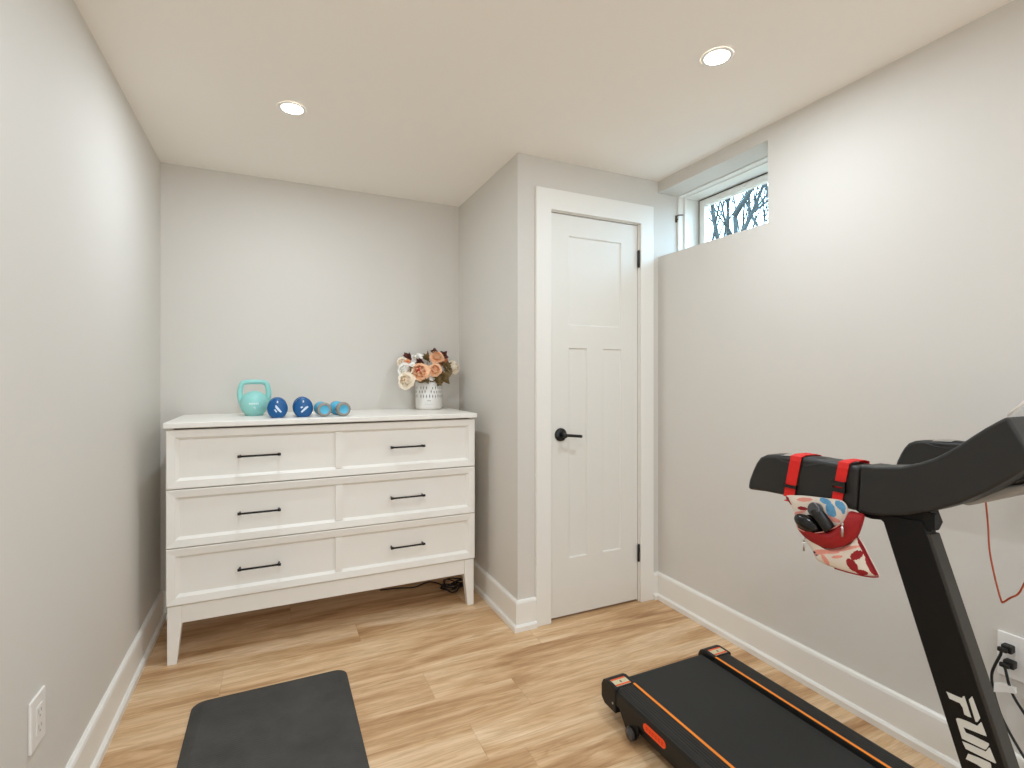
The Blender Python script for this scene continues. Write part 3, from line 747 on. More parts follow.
def sprig(u, v, y, mats, n, Lf, Wf, label, seed, name, spread=1.0):
    y += 0.06; Lf *= 1.25; Wf *= 1.35; n += 3; p = at_y(u, v, y); rnd = random.Random(seed)
    t = thing(name, label, 'leaves', tuple(vc+Vector((0, 0, 0.03))), 'artificial leaf sprigs in the vase')
    base = vc+Vector(((p.x-vc.x)*0.15, (p.y-vc.y)*0.15, 0.03)); rim = vc+Vector(((p.x-vc.x)*0.5, (p.y-vc.y)*0.5, VH))
    rr = Vector((rim.x-vc.x, rim.y-vc.y))
    if rr.length > VR-0.016: rr *= (VR-0.016)/rr.length; rim.x, rim.y = vc.x+rr.x, vc.y+rr.y
    bm = bmesh.new(); tube(bm, smooth_path([base, rim, p], 6), 0.0015, 6); link('stem', bm, M['stem'], t)
    bm = bmesh.new(); ax = (p-rim).normalized() if (p-rim).length > 0.01 else Vector((0, 0, 1))
    for k in range(n):
        d = Vector((rnd.uniform(-1, 1), rnd.uniform(-1, 0.6), rnd.uniform(-1, 1)))*spread+ax*0.8
        leaf_mesh(bm, p-ax*rnd.uniform(0, 0.02), d, (rnd.uniform(-.4, .4), -1, rnd.uniform(-.2, .6)), Lf*rnd.uniform(.7, 1.1), Wf)
    link('foliage', bm, mats, t)
sprig(408, 356, 2.86, M['burgundy'], 9, 0.030, 0.016, 'burgundy leaf sprig at the upper left of the bouquet', 1, 'leaf_sprig')
sprig(435, 351.5, 2.87, M['burgundy'], 8, 0.026, 0.014, 'burgundy leaf sprig standing highest in the bouquet', 2, 'leaf_sprig')
sprig(444, 354, 2.87, M['burgundy'], 9, 0.028, 0.015, 'burgundy leaf sprig at the upper right of the bouquet', 3, 'leaf_sprig')
sprig(420, 362.5, 2.83, M['burgundy'], 8, 0.034, 0.018, 'burgundy leaves behind the red-hearted peony', 4, 'leaf_sprig')
sprig(443, 377, 2.80, M['leaf'], 7, 0.045, 0.028, 'olive leaves hanging over the right of the vase rim', 5, 'leaf_sprig')
sprig(437, 380, 2.79, M['leaf'], 5, 0.038, 0.020, 'olive leaves over the front right of the vase rim', 6, 'leaf_sprig')
sprig(424, 379, 2.785, M['leaf'], 6, 0.034, 0.018, 'olive leaves under the red-hearted peony', 7, 'leaf_sprig')
sprig(413, 371, 2.80, M['leaf'], 6, 0.032, 0.016, 'olive leaves between the white and the red-hearted peony', 8, 'leaf_sprig')
sprig(446, 368, 2.85, M['leaf'], 8, 0.040, 0.022, 'olive leaves between the peach and the rightmost cream peony', 9, 'leaf_sprig')
sprig(427, 358, 2.87, M['leaf'], 6, 0.040, 0.012, 'olive leaves at the top middle of the bouquet', 10, 'leaf_sprig')

# ================================================================ FLOOR MAT
MX0, MX1, MY0, MY1, MZ = -0.276, 0.262, 1.10, 2.187, 0.018
def rrect(x0, x1, y0, y1, r, n=8):
    pts = []
    for cx, cy, a in ((x1-r, y1-r, 0), (x0+r, y1-r, PI/2), (x0+r, y0+r, PI), (x1-r, y0+r, 1.5*PI)):
        pts += [(cx+r*math.cos(a+PI/2*k/n), cy+r*math.sin(a+PI/2*k/n)) for k in range(n+1)]
    return pts
bm = bmesh.new(); rings = []
for ins, z in ((0, 0), (0, 0.004), (0.003, 0.006), (0.034, MZ-0.001), (0.040, MZ)):
    rings.append([bm.verts.new((x, y, z)) for x, y in rrect(MX0+ins, MX1-ins, MY0+ins, MY1-ins, 0.045-ins*0.6)])
for A, B in zip(rings, rings[1:]):
    for k in range(len(A)): bm.faces.new((A[k], A[(k+1) % len(A)], B[(k+1) % len(A)], B[k]))
bm.faces.new(rings[0][::-1]); bm.faces.new(rings[-1])
tag(link('floor_mat', bm, M['foam']), 'charcoal foam floor mat with rounded corners in front of the dresser', 'mat')

# ================================================================ CABLE COIL UNDER DRESSER
bm = bmesh.new(); pts = []
cc = at_z(452, 586, 0.02)
for k in range(60):
    a = k*0.55; r_ = 0.045+0.012*math.sin(k*1.7)
    pts.append((cc.x+r_*1.2*math.cos(a), cc.y+r_*math.sin(a), 0.006+0.045*abs(math.sin(k*0.37))*(k/60)+k*0.0002))
tube(bm, smooth_path(pts, 3), 0.0035, 6)
tail = [at_z(u, v, 0.0045) for u, v in ((446, 587), (437, 583), (428, 582), (415, 587), (400, 588), (380, 590))]
tube(bm, smooth_path(tail, 5), 0.0035, 6)
tag(link('cable_coil', bm, M['rubber_cord']), 'tangled black cable on the floor under the right end of the dresser', 'cable')

# ================================================================ TREADMILL
TX = 1.335
tm = thing('treadmill', 'black folding treadmill with orange stripes along the right wall', 'treadmill', (TX, 0.75, 0))
TY0, TY1 = 0.02, 1.515
# frame (underside)
bm = bmesh.new()
for s in (-1, 1): box(bm, TX+s*0.235-0.02, TY0+0.05, 0.035, TX+s*0.235+0.02, TY1-0.09, 0.0735)
box(bm, TX-0.215, TY0+0.05, 0.042, TX+0.215, TY0+0.10, 0.070); box(bm, TX-0.215, TY1-0.20, 0.042, TX+0.215, TY1-0.16, 0.070)
bevel_mod(link('base_frame', bm, M['tm_black'], tm), 0.003)
link('deck_board', bx(TX-0.184, TY0+0.12, 0.0945, TX+0.184, TY1-0.055, 0.107), M['tm_black'], tm)
# belt: closed band over two rollers
bm = bmesh.new(); rr_ = 0.0245; zc_ = 0.091; path = []
ya, yb_ = TY0+0.10, TY1-0.032
for k in range(13): a = -PI/2+PI*k/12; path.append((yb_+rr_*math.cos(a), zc_+rr_*math.sin(a)))
for k in range(13): a = PI/2+PI*k/12; path.append((ya+rr_*math.cos(a), zc_+rr_*math.sin(a)))
def cen(q): return (yb_ if q[0] > (ya+yb_)/2 else ya)
outer = path; inner = [(cy+(y-cy)*0.88, zc_+(z-zc_)*0.88) for (y, z), cy in ((q, cen(q)) for q in path)]
V4 = []
for x in (TX-0.182, TX+0.182): V4.append(([bm.verts.new((x, y, z)) for y, z in outer], [bm.verts.new((x, y, z)) for y, z in inner]))
n_ = len(path)
for k in range(n_):
    j = (k+1) % n_
    bm.faces.new((V4[0][0][k], V4[0][0][j], V4[1][0][j], V4[1][0][k])); bm.faces.new((V4[0][1][k], V4[1][1][k], V4[1][1][j], V4[0][1][j]))
    for q in (0, 1): bm.faces.new((V4[q][0][k], V4[q][1][k], V4[q][1][j], V4[q][0][j]))
link('running_belt', bm, M['belt'], tm)
bm = bmesh.new(); lathe(bm, [(0.0208, -0.186), (0.0208, 0.186)], (TX, yb_, zc_), 'x', 20); link('roller', bm, M['tm_black'], tm)
for s in (-1, 1):
    xi, xo = TX+s*0.190, TX+s*0.272
    bm = bmesh.new()
    prof = [(xi, 0.085), (xi, 0.126), (xi+s*0.003, 0.130), (xo-s*0.016, 0.130), (xo-s*0.004, 0.124), (xo, 0.112), (xo, 0.074), (xo-s*0.03, 0.074), (xo-s*0.03, 0.085)]
    ngon_prism(bm, [(x, TY0+0.10, z) for x, z in prof], (0, TY1-0.085-TY0-0.10, 0))
    rail = link('side_rail', bm, M['ribbed'], tm)
    bm = bmesh.new(); box(bm, TX+s*0.195-0.0045, TY0+0.10, 0.1299, TX+s*0.195+0.0045, TY1-0.062, 0.1312)
    link('stripe', bm, M['orange'], rail)['label'] = 'orange stripe'
    # rear end cap
    bm = bmesh.new()
    pc = [(TY1-0.085, 0.045), (TY1-0.085, 0.132), (TY1-0.030, 0.1335), (TY1-0.010, 0.127), (TY1, 0.108), (TY1, 0.062), (TY1-0.02, 0.045)]
    xa, xb = sorted((TX+s*0.186, TX+s*0.276))
    ngon_prism(bm, [(xa, y, z) for y, z in pc], (xb-xa, 0, 0))
    cap = bevel_mod(link('end_cap', bm, M['tm_black'], tm), 0.005, 3)
    bm = bmesh.new(); lathe(bm, [(0.004, 0), (0.004, s*0.0012), (0.0001, s*0.0015)], (TX+s*0.276, TY1-0.07, 0.075), 'x', 12); link('screw', bm, M['steel'], cap)
    # warning label lying on the cap
    bm = bmesh.new(); lx0, lx1, ly0, ly1 = TX+s*0.232-0.032, TX+s*0.232+0.028, TY1-0.078, TY1-0.038
    z_ = 0.1335
    box(bm, lx0, ly0, z_-0.003, lx1, ly1, z_+0.0006, 0)
    box(bm, lx0, ly0+0.0005, z_+0.0004, lx1, ly0+0.008, z_+0.0009, 1); box(bm, lx0, ly1-0.008, z_+0.0004, lx1, ly1-0.0005, z_+0.0009, 1)
    box(bm, (lx0+lx1)/2-0.003, ly0+0.014, z_+0.0004, (lx0+lx1)/2+0.003, ly0+0.024, z_+0.0009, 2)
    link('warning_label', bm, [M['label_paper'], M['label_red'], M['slot']], cap)['label'] = 'small orange-edged warning sticker'
    # wheel bracket and wheel
    xw = TX+s*0.272
    bm = bmesh.new(); xq = sorted((xw, xw-s*0.008))
    ngon_prism(bm, [(xq[0], y, z) for y, z in ((1.415, 0.074), (1.32, 0.074), (1.318, 0.040), (1.330, 0.018), (1.352, 0.012), (1.378, 0.028))], (xq[1]-xq[0], 0, 0))
    brk = link('wheel_bracket', bm, M['tm_black'], tm)
    bm = bmesh.new(); lathe(bm, [(0.0001, s*-0.006), (0.016, s*-0.006), (0.021, s*-0.003), (0.021, s*0.004), (0.018, s*0.007), (0.009, s*0.008), (0.007, s*0.011), (0.0001, s*0.011)], (xw+s*0.0065, 1.345, 0.033), 'x', 28)
    for f in bm.faces:
        q = f.calc_center_median(); f.material_index = 1 if math.hypot(q.y-1.345, q.z-0.033) < 0.017 else 0
    link('wheel', bm, [M['tm_edge'], M['grey_lens']], brk)
    # front foot
    for fy_ in (TY0+0.08, 1.15):
        bm = bmesh.new(); lathe(bm, [(0.022, 0), (0.022, 0.014), (0.012, 0.018), (0.012, 0.036)], (TX+s*0.235, fy_, 0), seg=20); link('foot', bm, M['tm_black'], tm)
# badge on the left rail side
bm = bmesh.new(); bx0 = TX-0.272; pts = []
for k in range(9): a = -PI/2+PI*k/8; pts.append((1.275+0.0125*math.cos(a), 0.0945+0.0125*math.sin(a)))
for k in range(9): a = PI/2+PI*k/8; pts.append((1.198+0.0125*math.cos(a), 0.0945+0.0125*math.sin(a)))
ngon_prism(bm, [(bx0, y, z) for y, z in pts], (-0.002, 0, 0), 0)
for k in range(6):
    y = 1.200+k*0.0140
    box(bm, bx0-0.0025, y-0.0042, 0.090, bx0-0.0019, y+0.0042, 0.0925, 1); box(bm, bx0-0.0025, y-0.0042, 0.0965, bx0-0.0019, y+0.0042, 0.099, 1)
link('badge', bm, [M['orange_badge'], M['orange_dark']], tm)['label'] = 'orange oval badge'
# motor hood (mostly past the picture's edge)
bm = bmesh.new()
ngon_prism(bm, [(TX-0.27, y, z) for y, z in ((-0.20, 0.04), (-0.20, 0.12), (-0.14, 0.19), (0.0, 0.205), (0.10, 0.18), (0.115, 0.135), (0.115, 0.04))], (0.54, 0, 0))
bevel_mod(link('motor_hood', bm, M['tm_arm'], tm), 0.012, 3)

# uprights
AXO, AXI = 1.04, 1.105                # outer / inner face of the left arm
UPX0, UPX1 = 1.052, 1.084
pA, pB, pC, pD = at_x(884, 526, UPX0), at_x(960.8, 767, UPX0), at_x(926, 531, UPX0), at_x(1004.5, 767, UPX0)
slope = ((pA.y-pB.y)/(pA.z-pB.z)+(pC.y-pD.y)/(pC.z-pD.z))/2
def up_y(p, z): return p.y+(z-p.z)*slope
zb, zt = 0.10, 0.945
AX = 1.378
def mirror(x): return 2*AX-x
for s in (0, 1):
    fx = (lambda x: x) if s == 0 else mirror
    bm = bmesh.new()
    ym = [(pB.y+(0-pB.z)*0, 0)]
    prof = [(up_y(pB, zb), zb), (pA.y+(zt-pA.z)*slope, zt), (pC.y+(zt-pC.z)*slope, zt), (up_y(pD, zb), zb)]
    xa, xb = sorted((fx(UPX0), fx(UPX1)))
    ngon_prism(bm, [(xa, y, z) for y, z in prof], (xb-xa, 0, 0))
    up = bevel_mod(link('upright', bm, M['tm_post'], tm), 0.003, 2)
    # front rounded edge strip
    bm = bmesh.new()
    pr = [(up_y(pD, zb), zb), (pC.y+(zt-0.02-pC.z)*slope, zt-0.02)]
    q = [(pr[0][0]-0.005, pr[0][1]), (pr[1][0]-0.005, pr[1][1])]
    ngon_prism(bm, [(xa+0.001, pr[0][0]+0.004, pr[0][1]), (xa+0.001, pr[1][0]+0.004, pr[1][1]), (xa+0.001, q[1][0], q[1][1]), (xa+0.001, q[0][0], q[0][1])], (xb-xa-0.002, 0, 0))
    bevel_mod(link('edge_strip', bm, M['tm_edge'], up), 0.0015)['label'] = 'grey edge strip'
    # bracket foot
    bm = bmesh.new()
    yb0 = (up_y(pB, zb)+up_y(pD, zb))/2
    xf0, xf1 = sorted((fx(UPX0-0.004), fx(UPX1)))
    ngon_prism(bm, [(xf0, y, z) for y, z in ((yb0-0.10, 0.0), (yb0-0.10, 0.05), (yb0-0.06, 0.13), (yb0+0.085, 0.13), (yb0+0.12, 0.05), (yb0+0.12, 0.0))], (-0.012 if s == 0 else 0.012, 0, 0))
    link('foot_bracket', bm, M['tm_post'], tm)
    # gusset under the arm
    bm = bmesh.new()
    g = [at_x(u, v, UPX0) for u, v in ((852, 508), (862, 516), (870, 519), (880, 520), (888, 527), (930, 532), (934, 524), (929, 511))]
    ngon_prism(bm, [(xa+0.003, p.y, p.z) for p in g], (xb-xa-0.006, 0, 0))
    gz = link('gusset', bm, M['tm_post'], up)
    b_ = at_x(931, 523, UPX0)
    bm = bmesh.new(); xk0 = xa-0.001 if s == 0 else xb-0.011; box(bm, xk0, b_.y-0.006, b_.z-0.011, xk0+0.012, b_.y+0.010, b_.z+0.016); link('bolt_block', bm, M['tm_post'], up)
    if s == 0:
        bm = bmesh.new()
        K = 64/592.0
        polys = [[(60,60),(115,85),(168,108),(205,122),(214,103),(226,103),(245,160),(290,300),(262,292),(226,270),(212,210),(186,168),(150,152),(88,124)],
                 [(297,104),(308,128),(373,305),(366,318),(346,343),(330,338),(268,135)],
                 [(150,315),(158,305),(185,309),(262,338),(345,378),(380,342),(388,352),(433,474),(398,462),(215,388),(240,440),(300,465),(452,540),(455,555),(428,595),(412,595),(205,494)],
                 [(207,520),(270,545),(425,615),(452,580),(462,580),(520,722),(508,722),(240,590)],
                 [(262,634),(360,672),(465,720),(473,738),(478,800),(500,880),(452,880),(425,790),(345,735),(240,683)]]
        for pl in polys:
            w3 = [at_x(940+x*K, 685+y*K, UPX0-0.0002) for x, y in pl]
            prism(bm, w3, (-0.0007, 0, 0))
        link('lettering', bm, M['tm_letter'], up)['label'] = 'white slanted letters reading down the post'

# arms: traced side profile, extruded across the arm's width
top_px = [(859.5,465),(874,466.8),(899.4,466.8),(918,463),(932.6,458.5),(945,452.5),(958,445),(970,437),(983.4,428.5),(996,421.5),(1006.8,416)]
bot_px = [(1036,463.4),(1024,470),(1005,481.5),(985.3,492.3),(958,504),(932.6,511.2),(903.3,515.7),(880,516),(866,514.5),(857,511.8)]
arm_prof = [at_x(u, v, AXO) for u, v in top_px+bot_px]
grip_px = [(746.5,489.5),(748,480),(751.5,470.5),(755,463),(759,457.5),(765,454.8),(776,454.8),(800,457.5),(824.6,461.0),(845,464.5),(859.5,467.0),(856.2,511.5),(845,509),(815,502.4),(786.5,496.4),(765,492)]
grip_prof = [at_x(u, v, AXO) for u, v in grip_px]
for s in (0, 1):
    fx = (lambda x: x) if s == 0 else mirror
    xa, xb = sorted((fx(AXO), fx(AXI)))
    bm = bmesh.new(); ngon_prism(bm, [(xa, p.y, p.z) for p in arm_prof], (xb-xa, 0, 0))
    bevel_mod(link('console_arm', bm, M['tm_arm'], tm), 0.006, 3, 40)
    bm = bmesh.new(); ngon_prism(bm, [(xa+0.0005, p.y, p.z) for p in grip_prof], (xb-xa-0.001, 0, 0))
    gr = bevel_mod(link('handgrip', bm, M['tm_arm'], tm), 0.009, 4, 40)
    # pulse plate on top of the grip
    t0, t1 = at_x(776, 456.4, AXO), at_x(822, 461.8, AXO)
    bm = bmesh.new(); N_ = 12; rows = []
    for k in range(N_+1):
        f = k/N_; y = t0.y+(t1.y-t0.y)*f; z = t0.z+(t1.z-t0.z)*f
        hgt = 0.006*math.sin(PI*f)**0.5
        rows.append([bm.verts.new((xa+dx, y, z+dz)) for dx, dz in ((-0.001, -0.004-0.012*math.sin(PI*f)), (0.006, hgt*0.7), (0.0325, hgt), (xb-xa-0.006, hgt*0.7), (xb-xa+0.001, -0.004-0.012*math.sin(PI*f)))])
    for A, B in zip(rows, rows[1:]):
        for j in range(4): bm.faces.new((A[j], A[j+1], B[j+1], B[j]))
    pl = link('sensor_rim', bm, M['tm_black'], gr, True)
    bm = bmesh.new(); rows = []
    for k in range(N_+1):
        f = 0.08+0.45*k/N_; y = t0.y+(t1.y-t0.y)*f; z = t0.z+(t1.z-t0.z)*f
        hgt = 0.006*math.sin(PI*f)**0.5+0.0026
        rows.append([bm.verts.new((xa+dx, y, z+dz)) for dx, dz in ((0.004, hgt*0.7-0.0015), (0.0325, hgt), (xb-xa-0.004, hgt*0.7-0.0015))])
    for A, B in zip(rows, rows[1:]):
        for j in range(2): bm.faces.new((A[j], A[j+1], B[j+1], B[j]))
    link('pulse_sensor', bm, M['steel'], gr, True)['label'] = 'silver pulse sensor'
# console between the arms
bm = bmesh.new(); cx0, cx1 = AXI-0.003, mirror(AXI)+0.003
ngon_prism(bm, [(cx0, y, z) for y, z in ((0.345, 1.075), (0.385, 1.132), (0.405, 1.130), (0.455, 1.075), (0.500, 1.030), (0.510, 1.012), (0.480, 1.000), (0.40, 1.030))], (cx1-cx0, 0, 0))
con = bevel_mod(link('console', bm, M['tm_arm'], tm), 0.006)
bm = bmesh.new()
ngon_prism(bm, [(cx0, y, z) for y, z in ((0.478, 0.9995), (0.492, 0.989), (0.486, 0.981), (0.470, 0.978), (0.43, 0.997), (0.38, 1.027), (0.352, 1.056), (0.40, 1.0295))], (cx1-cx0, 0, 0))
bevel_mod(link('console_shell', bm, M['tm_shell'], tm), 0.004)['label'] = 'silver underside shell'
bm = bmesh.new(); prism(bm, [(TX-0.14, 0.404, 1.1325), (TX+0.14, 0.404, 1.1325), (TX+0.14, 0.452, 1.0800), (TX-0.14, 0.452, 1.0800)], (0, 0.001, 0.001)); link('display', bm, M['black_gloss'], con)
d0, d1 = at_x(1007.5, 415.5, AXO+0.006), at_x(1040, 389, AXO+0.006)
bm = bmesh.new(); dv = (d1-d0)
ngon_prism(bm, [(AXO+0.006, d0.y, d0.z-0.002), (AXO+0.006, d1.y, d1.z), (AXO+0.006, d1.y-0.002, d1.z-0.0025), (AXO+0.006, d0.y-0.003, d0.z-0.005)], (mirror(AXO)-AXO-0.012, 0, 0))
tb = link('media_shelf', bm, M['acrylic'], tm); tb['label'] = 'clear shelf rising from the console'
bm = bmesh.new(); tube(bm, [(AXO+0.006, d0.y, d0.z), (AXO+0.006, d1.y, d1.z)], 0.0017, 8); link('shelf_edge', bm, M['white_plastic'], tb)

# ================================================================ BAG ON THE ARM
K7 = 100/768.0
BXP = 1.020
def P7(x, y, dx=0.0): return at_x(785+x*K7, 485+y*K7, BXP+dx)
def inpoly(x, y, poly):
    ins = False; n = len(poly)
    for i in range(n):
        (x1, y1), (x2, y2) = poly[i], poly[(i+1) % n]
        if (y1 > y) != (y2 > y) and x < (x2-x1)*(y-y1)/(y2-y1)+x1: ins = not ins
    return ins
def blob(cx, cy, rx, ry, a=0, n=14):
    a = math.radians(a); return [(cx+rx*math.cos(t)*math.cos(a)-ry*math.sin(t)*math.sin(a), cy+rx*math.cos(t)*math.sin(a)+ry*math.sin(t)*math.cos(a)) for t in (2*PI*k/n for k in range(n))]
def pillow(outline, c, x0, bulge, back, patterns, rings=40, power=0.5):
    """outline in crop pixels; fabric panel bulging towards -x from plane BXP+x0, with thickness back"""
    pts = []; n = len(outline)
    sm = smooth_path([Vector((x, y, 0)) for x, y in outline], 11, True)
    bm = bmesh.new(); R_ = []
    for r in range(rings):
        f = 1-r/rings; h = bulge*(1-f**2.5)**power
        ring = []
        for p in sm:
            x, y = c[0]+(p.x-c[0])*f, c[1]+(p.y-c[1])*f
            w3 = P7(x, y, x0-h); v = bm.verts.new(w3); ring.append((v, (x, y)))
        R_.append(ring)
    cv = (bm.verts.new(P7(c[0], c[1], x0-bulge)), c); m = len(sm)
    def setm(f, q):
        x = sum(a[0] for a in q)/len(q); y = sum(a[1] for a in q)/len(q); f.smooth = True
        for poly, mi in patterns:
            if inpoly(x, y, poly): f.material_index = mi
    for A, B in zip(R_, R_[1:]):
        for k in range(m):
            j = (k+1) % m; f = bm.faces.new((A[k][0], A[j][0], B[j][0], B[k][0])); setm(f, [A[k][1], A[j][1], B[j][1], B[k][1]])
    for k in range(m): j = (k+1) % m; f = bm.faces.new((R_[-1][k][0], R_[-1][j][0], cv[0])); setm(f, [R_[-1][k][1], R_[-1][j][1], c])
    bk = [bm.verts.new(v.co+Vector((back, 0, 0))) for v, _ in R_[0]]
    for k in range(m): j = (k+1) % m; bm.faces.new((R_[0][k][0], R_[0][j][0], bk[j], bk[k])).material_index = 0
    cb_ = bm.verts.new(P7(c[0], c[1], x0+back))
    for k in range(m): bm.faces.new((bk[k], bk[(k+1) % m], cb_))
    return bm
s0 = at_x(790, 458, AXO)
bag = thing('hanging_pouch', 'red floral fabric pouch strapped to the near treadmill arm', 'pouch', (AXO, s0.y, s0.z-0.1))
FAB = [M['ivory'], M['blue_print'], M['pink'], M['dark_red'], M['navy_print'], M['black_metal']]
back_o = [(6,86),(90,80),(180,86),(300,100),(400,112),(445,130),(472,168),(482,235),(470,300),(420,345),(300,380),(180,365),(95,325),(78,215),(42,150)]
pat = [(blob(350,190,60,36,70),1),(blob(310,125,50,22,22),1),(blob(425,158,52,28,40),1),(blob(360,225,36,26,0),1),(blob(445,185,40,18,80),1),
       (blob(135,180,40,15,8),3),(blob(110,212,50,11,-12),2),(blob(150,112,60,16,0),2),([(0,80),(28,95),(50,150),(30,160)],3),(blob(360,262,70,18,18),2),(blob(300,215,60,8,35),2), ([(82,262),(120,232),(190,228),(240,240),(300,275),(345,300),(400,320),(370,350),(260,385),(150,380),(90,335)],5)]
link('back_panel', pillow(back_o, (260, 230), 0.012, 0.006, 0.003, pat), FAB, bag)['label'] = 'ivory panel with a blue flower print'
pocket_o = [(97,335),(125,352),(170,366),(240,372),(310,360),(380,332),(430,300),(470,262),(492,205),(545,212),(600,232),(590,300),(555,392),(510,440),(430,478),(350,490),(270,476),(190,432),(130,380)]
link('pocket', pillow(pocket_o, (380, 412), 0.006, 0.018, 0.004, []), [M['red_fabric']], bag)['label'] = 'plain red front pocket'
low_o = [(150,405),(200,440),(260,478),(350,492),(430,480),(510,442),(552,400),(580,430),(640,550),(708,685),(700,704),(640,702),(560,690),(450,660),(350,626),(270,590),(235,560),(210,500)]
pat2 = [(blob(550,540,52,34,-25),3),(blob(515,615,62,32,50),3),(blob(590,672,50,20,12),3),(blob(660,625,78,26,62),3),(blob(235,525,24,14,50),4),
        (blob(400,500,190,16,-10),2),(blob(320,512,100,16,3),2),(blob(310,575,55,16,55),2),(blob(400,552,45,12,-5),2),([(552,390),(590,400),(720,690),(690,700),(640,600),(560,450)],3)]
link('lower_panel', pillow(low_o, (420, 560), 0.008, 0.010, 0.006, pat2), FAB, bag)['label'] = 'ivory panel printed with red petals'
bm = bmesh.new()
tube(bm, smooth_path([P7(x, y, -0.004) for x, y in ((97,330),(125,347),(170,361),(240,368),(310,356),(380,328),(430,298))], 4), 0.0012, 6)
tube(bm, smooth_path([P7(x, y, 0.004) for x, y in ((97,330),(84,270),(76,215))], 4), 0.0010, 6)
link('piping', bm, M['pink'], bag)
bm = bmesh.new(); tube(bm, smooth_path([P7(x, y, 0.004) for x, y in ((552,395),(600,470),(650,570),(712,690),(700,707),(620,702),(480,670),(380,640))], 4), 0.0012, 6)
link('edge_binding', bm, M['dark_red'], bag)
for x0_, y0_, y1_, dx in ((441, 290, 398, -0.020), (146, 408, 505, -0.008)):
    bm = bmesh.new(); a, b = P7(x0_, y0_, dx), P7(x0_-2, y1_, dx)
    tube(bm, [a, a+(b-a)*0.25], 0.0022, 8); tube(bm, [a+(b-a)*0.25, b], 0.0013, 8)
    for q in (-1, 1): tube(bm, [a+(b-a)*0.3+Vector((0, q*0.0014, 0)), b+Vector((0, q*0.0014, 0))], 0.0008, 6)
    link('zip_pull', bm, M['steel'], bag)
# straps round the arm
for (uT, vT, uB, vB, wpx, buckle_v) in ((793.0, 454.5, 788.5, 497, 10.4, 485), (840.6, 461.0, 836.5, 501, 10.4, 485)):
    a, b = at_x(uT+2, vT+4, AXO-0.004), at_x(uB, vB, AXO-0.004)
    wy = (at_x(uT-wpx/2, vT, AXO).y-at_x(uT+wpx/2, vT, AXO).y)/2
    zt_ = a.z+0.004; xi = AXI+0.003; xo = AXO-0.003
    loop = [(xo, b.y, b.z), (xo, b.y+(a.y-b.y)*0.5, (b.z+a.z)/2), (xo, a.y, a.z-0.006), (xo+0.003, a.y, zt_), (AXO+0.014, a.y, zt_+0.003), (AXI-0.014, a.y, zt_+0.003), (xi-0.002, a.y, zt_), (xi, a.y, a.z-0.006), (xi, b.y, b.z-0.002), (xi-0.01, b.y, b.z-0.010), (BXP+0.018, b.y, b.z-0.010)]
    bm = bmesh.new(); rows = []
    for x, y, z in loop: rows.append([bm.verts.new((x, y-wy, z)), bm.verts.new((x, y+wy, z))])
    for A, B in zip(rows, rows[1:]): bm.faces.new((A[0], A[1], B[1], B[0]))
    st = link('strap', bm, M['red_strap'], bag); st['label'] = 'bright red webbing strap'
    so = st.modifiers.new('thick', 'SOLIDIFY'); so.thickness = 0.0016; so.offset = 0
    f = (buckle_v-vT)/(vB-vT); kz = a.z+(b.z-a.z)*f; ky = a.y+(b.y-a.y)*f
    bm = bmesh.new(); xk = xo-0.0035; hw, hh = wy+0.004, (0.0115 if uT > 800 else 0.004)
    box(bm, xk-0.002, ky-hw, kz-hh, xk+0.002, ky-hw+0.004, kz+hh); box(bm, xk-0.002, ky+hw-0.004, kz-hh, xk+0.002, ky+hw, kz+hh)
    if uT > 800:
        for q, h in ((-0.0065, 0.004), (0.006, 0.0048)): box(bm, xk-0.0025, ky-hw, kz+q-h, xk+0.0022, ky+hw, kz+q+h)
    else: box(bm, xk-0.0025, ky-hw, kz-0.003, xk+0.0022, ky+hw, kz+0.003)
    link('buckle', bm, M['black_metal'], st)
# things in the pouch
def ellipsoid(bm, c, ax, r1, r2, r3, axd2=None, mi=0):
    ax = Vector(ax).normalized(); n2 = Vector((1, 0, 0)); n2 = (n2-ax*n2.dot(ax)).normalized(); n3 = ax.cross(n2)
    m = Matrix((ax*r1, n2*r2, n3*r3)).transposed().to_4x4(); m.translation = c
    bmesh.ops.create_uvsphere(bm, u_segments=24, v_segments=14, radius=1, matrix=m)
a, b = P7(95, 255, -0.002), P7(235, 335, -0.002)
bm = bmesh.new(); ellipsoid(bm, (a+b)/2, b-a, (b-a).length*0.66, 0.011, 0.0165)
tag(link('glasses_case', bm, M['black_gloss'], None, True), 'glossy black oval case poking out of the red pouch', 'case')
a, b = P7(230, 188, -0.003), P7(350, 345, -0.001)
t = thing('massage_stick', 'black stick with a round grey end tucked in the pouch beside the oval case', 'stick', tuple(b))
bm = bmesh.new(); tube(bm, smooth_path([a, a+(b-a)*0.35, b], 4), [0.0115]*3+[0.0120]*3+[0.0120]*3, 14); link('shaft', bm, M['black_metal'], t, True)
bm = bmesh.new(); ax = Vector((-1, 0.15, 0.25)).normalized()
tube(bm, [a+ax*-0.006, a+ax*0.005, a+ax*0.0075], [0.0140, 0.0140, 0.0115], 22); link('cap', bm, M['grey_lens'], t)

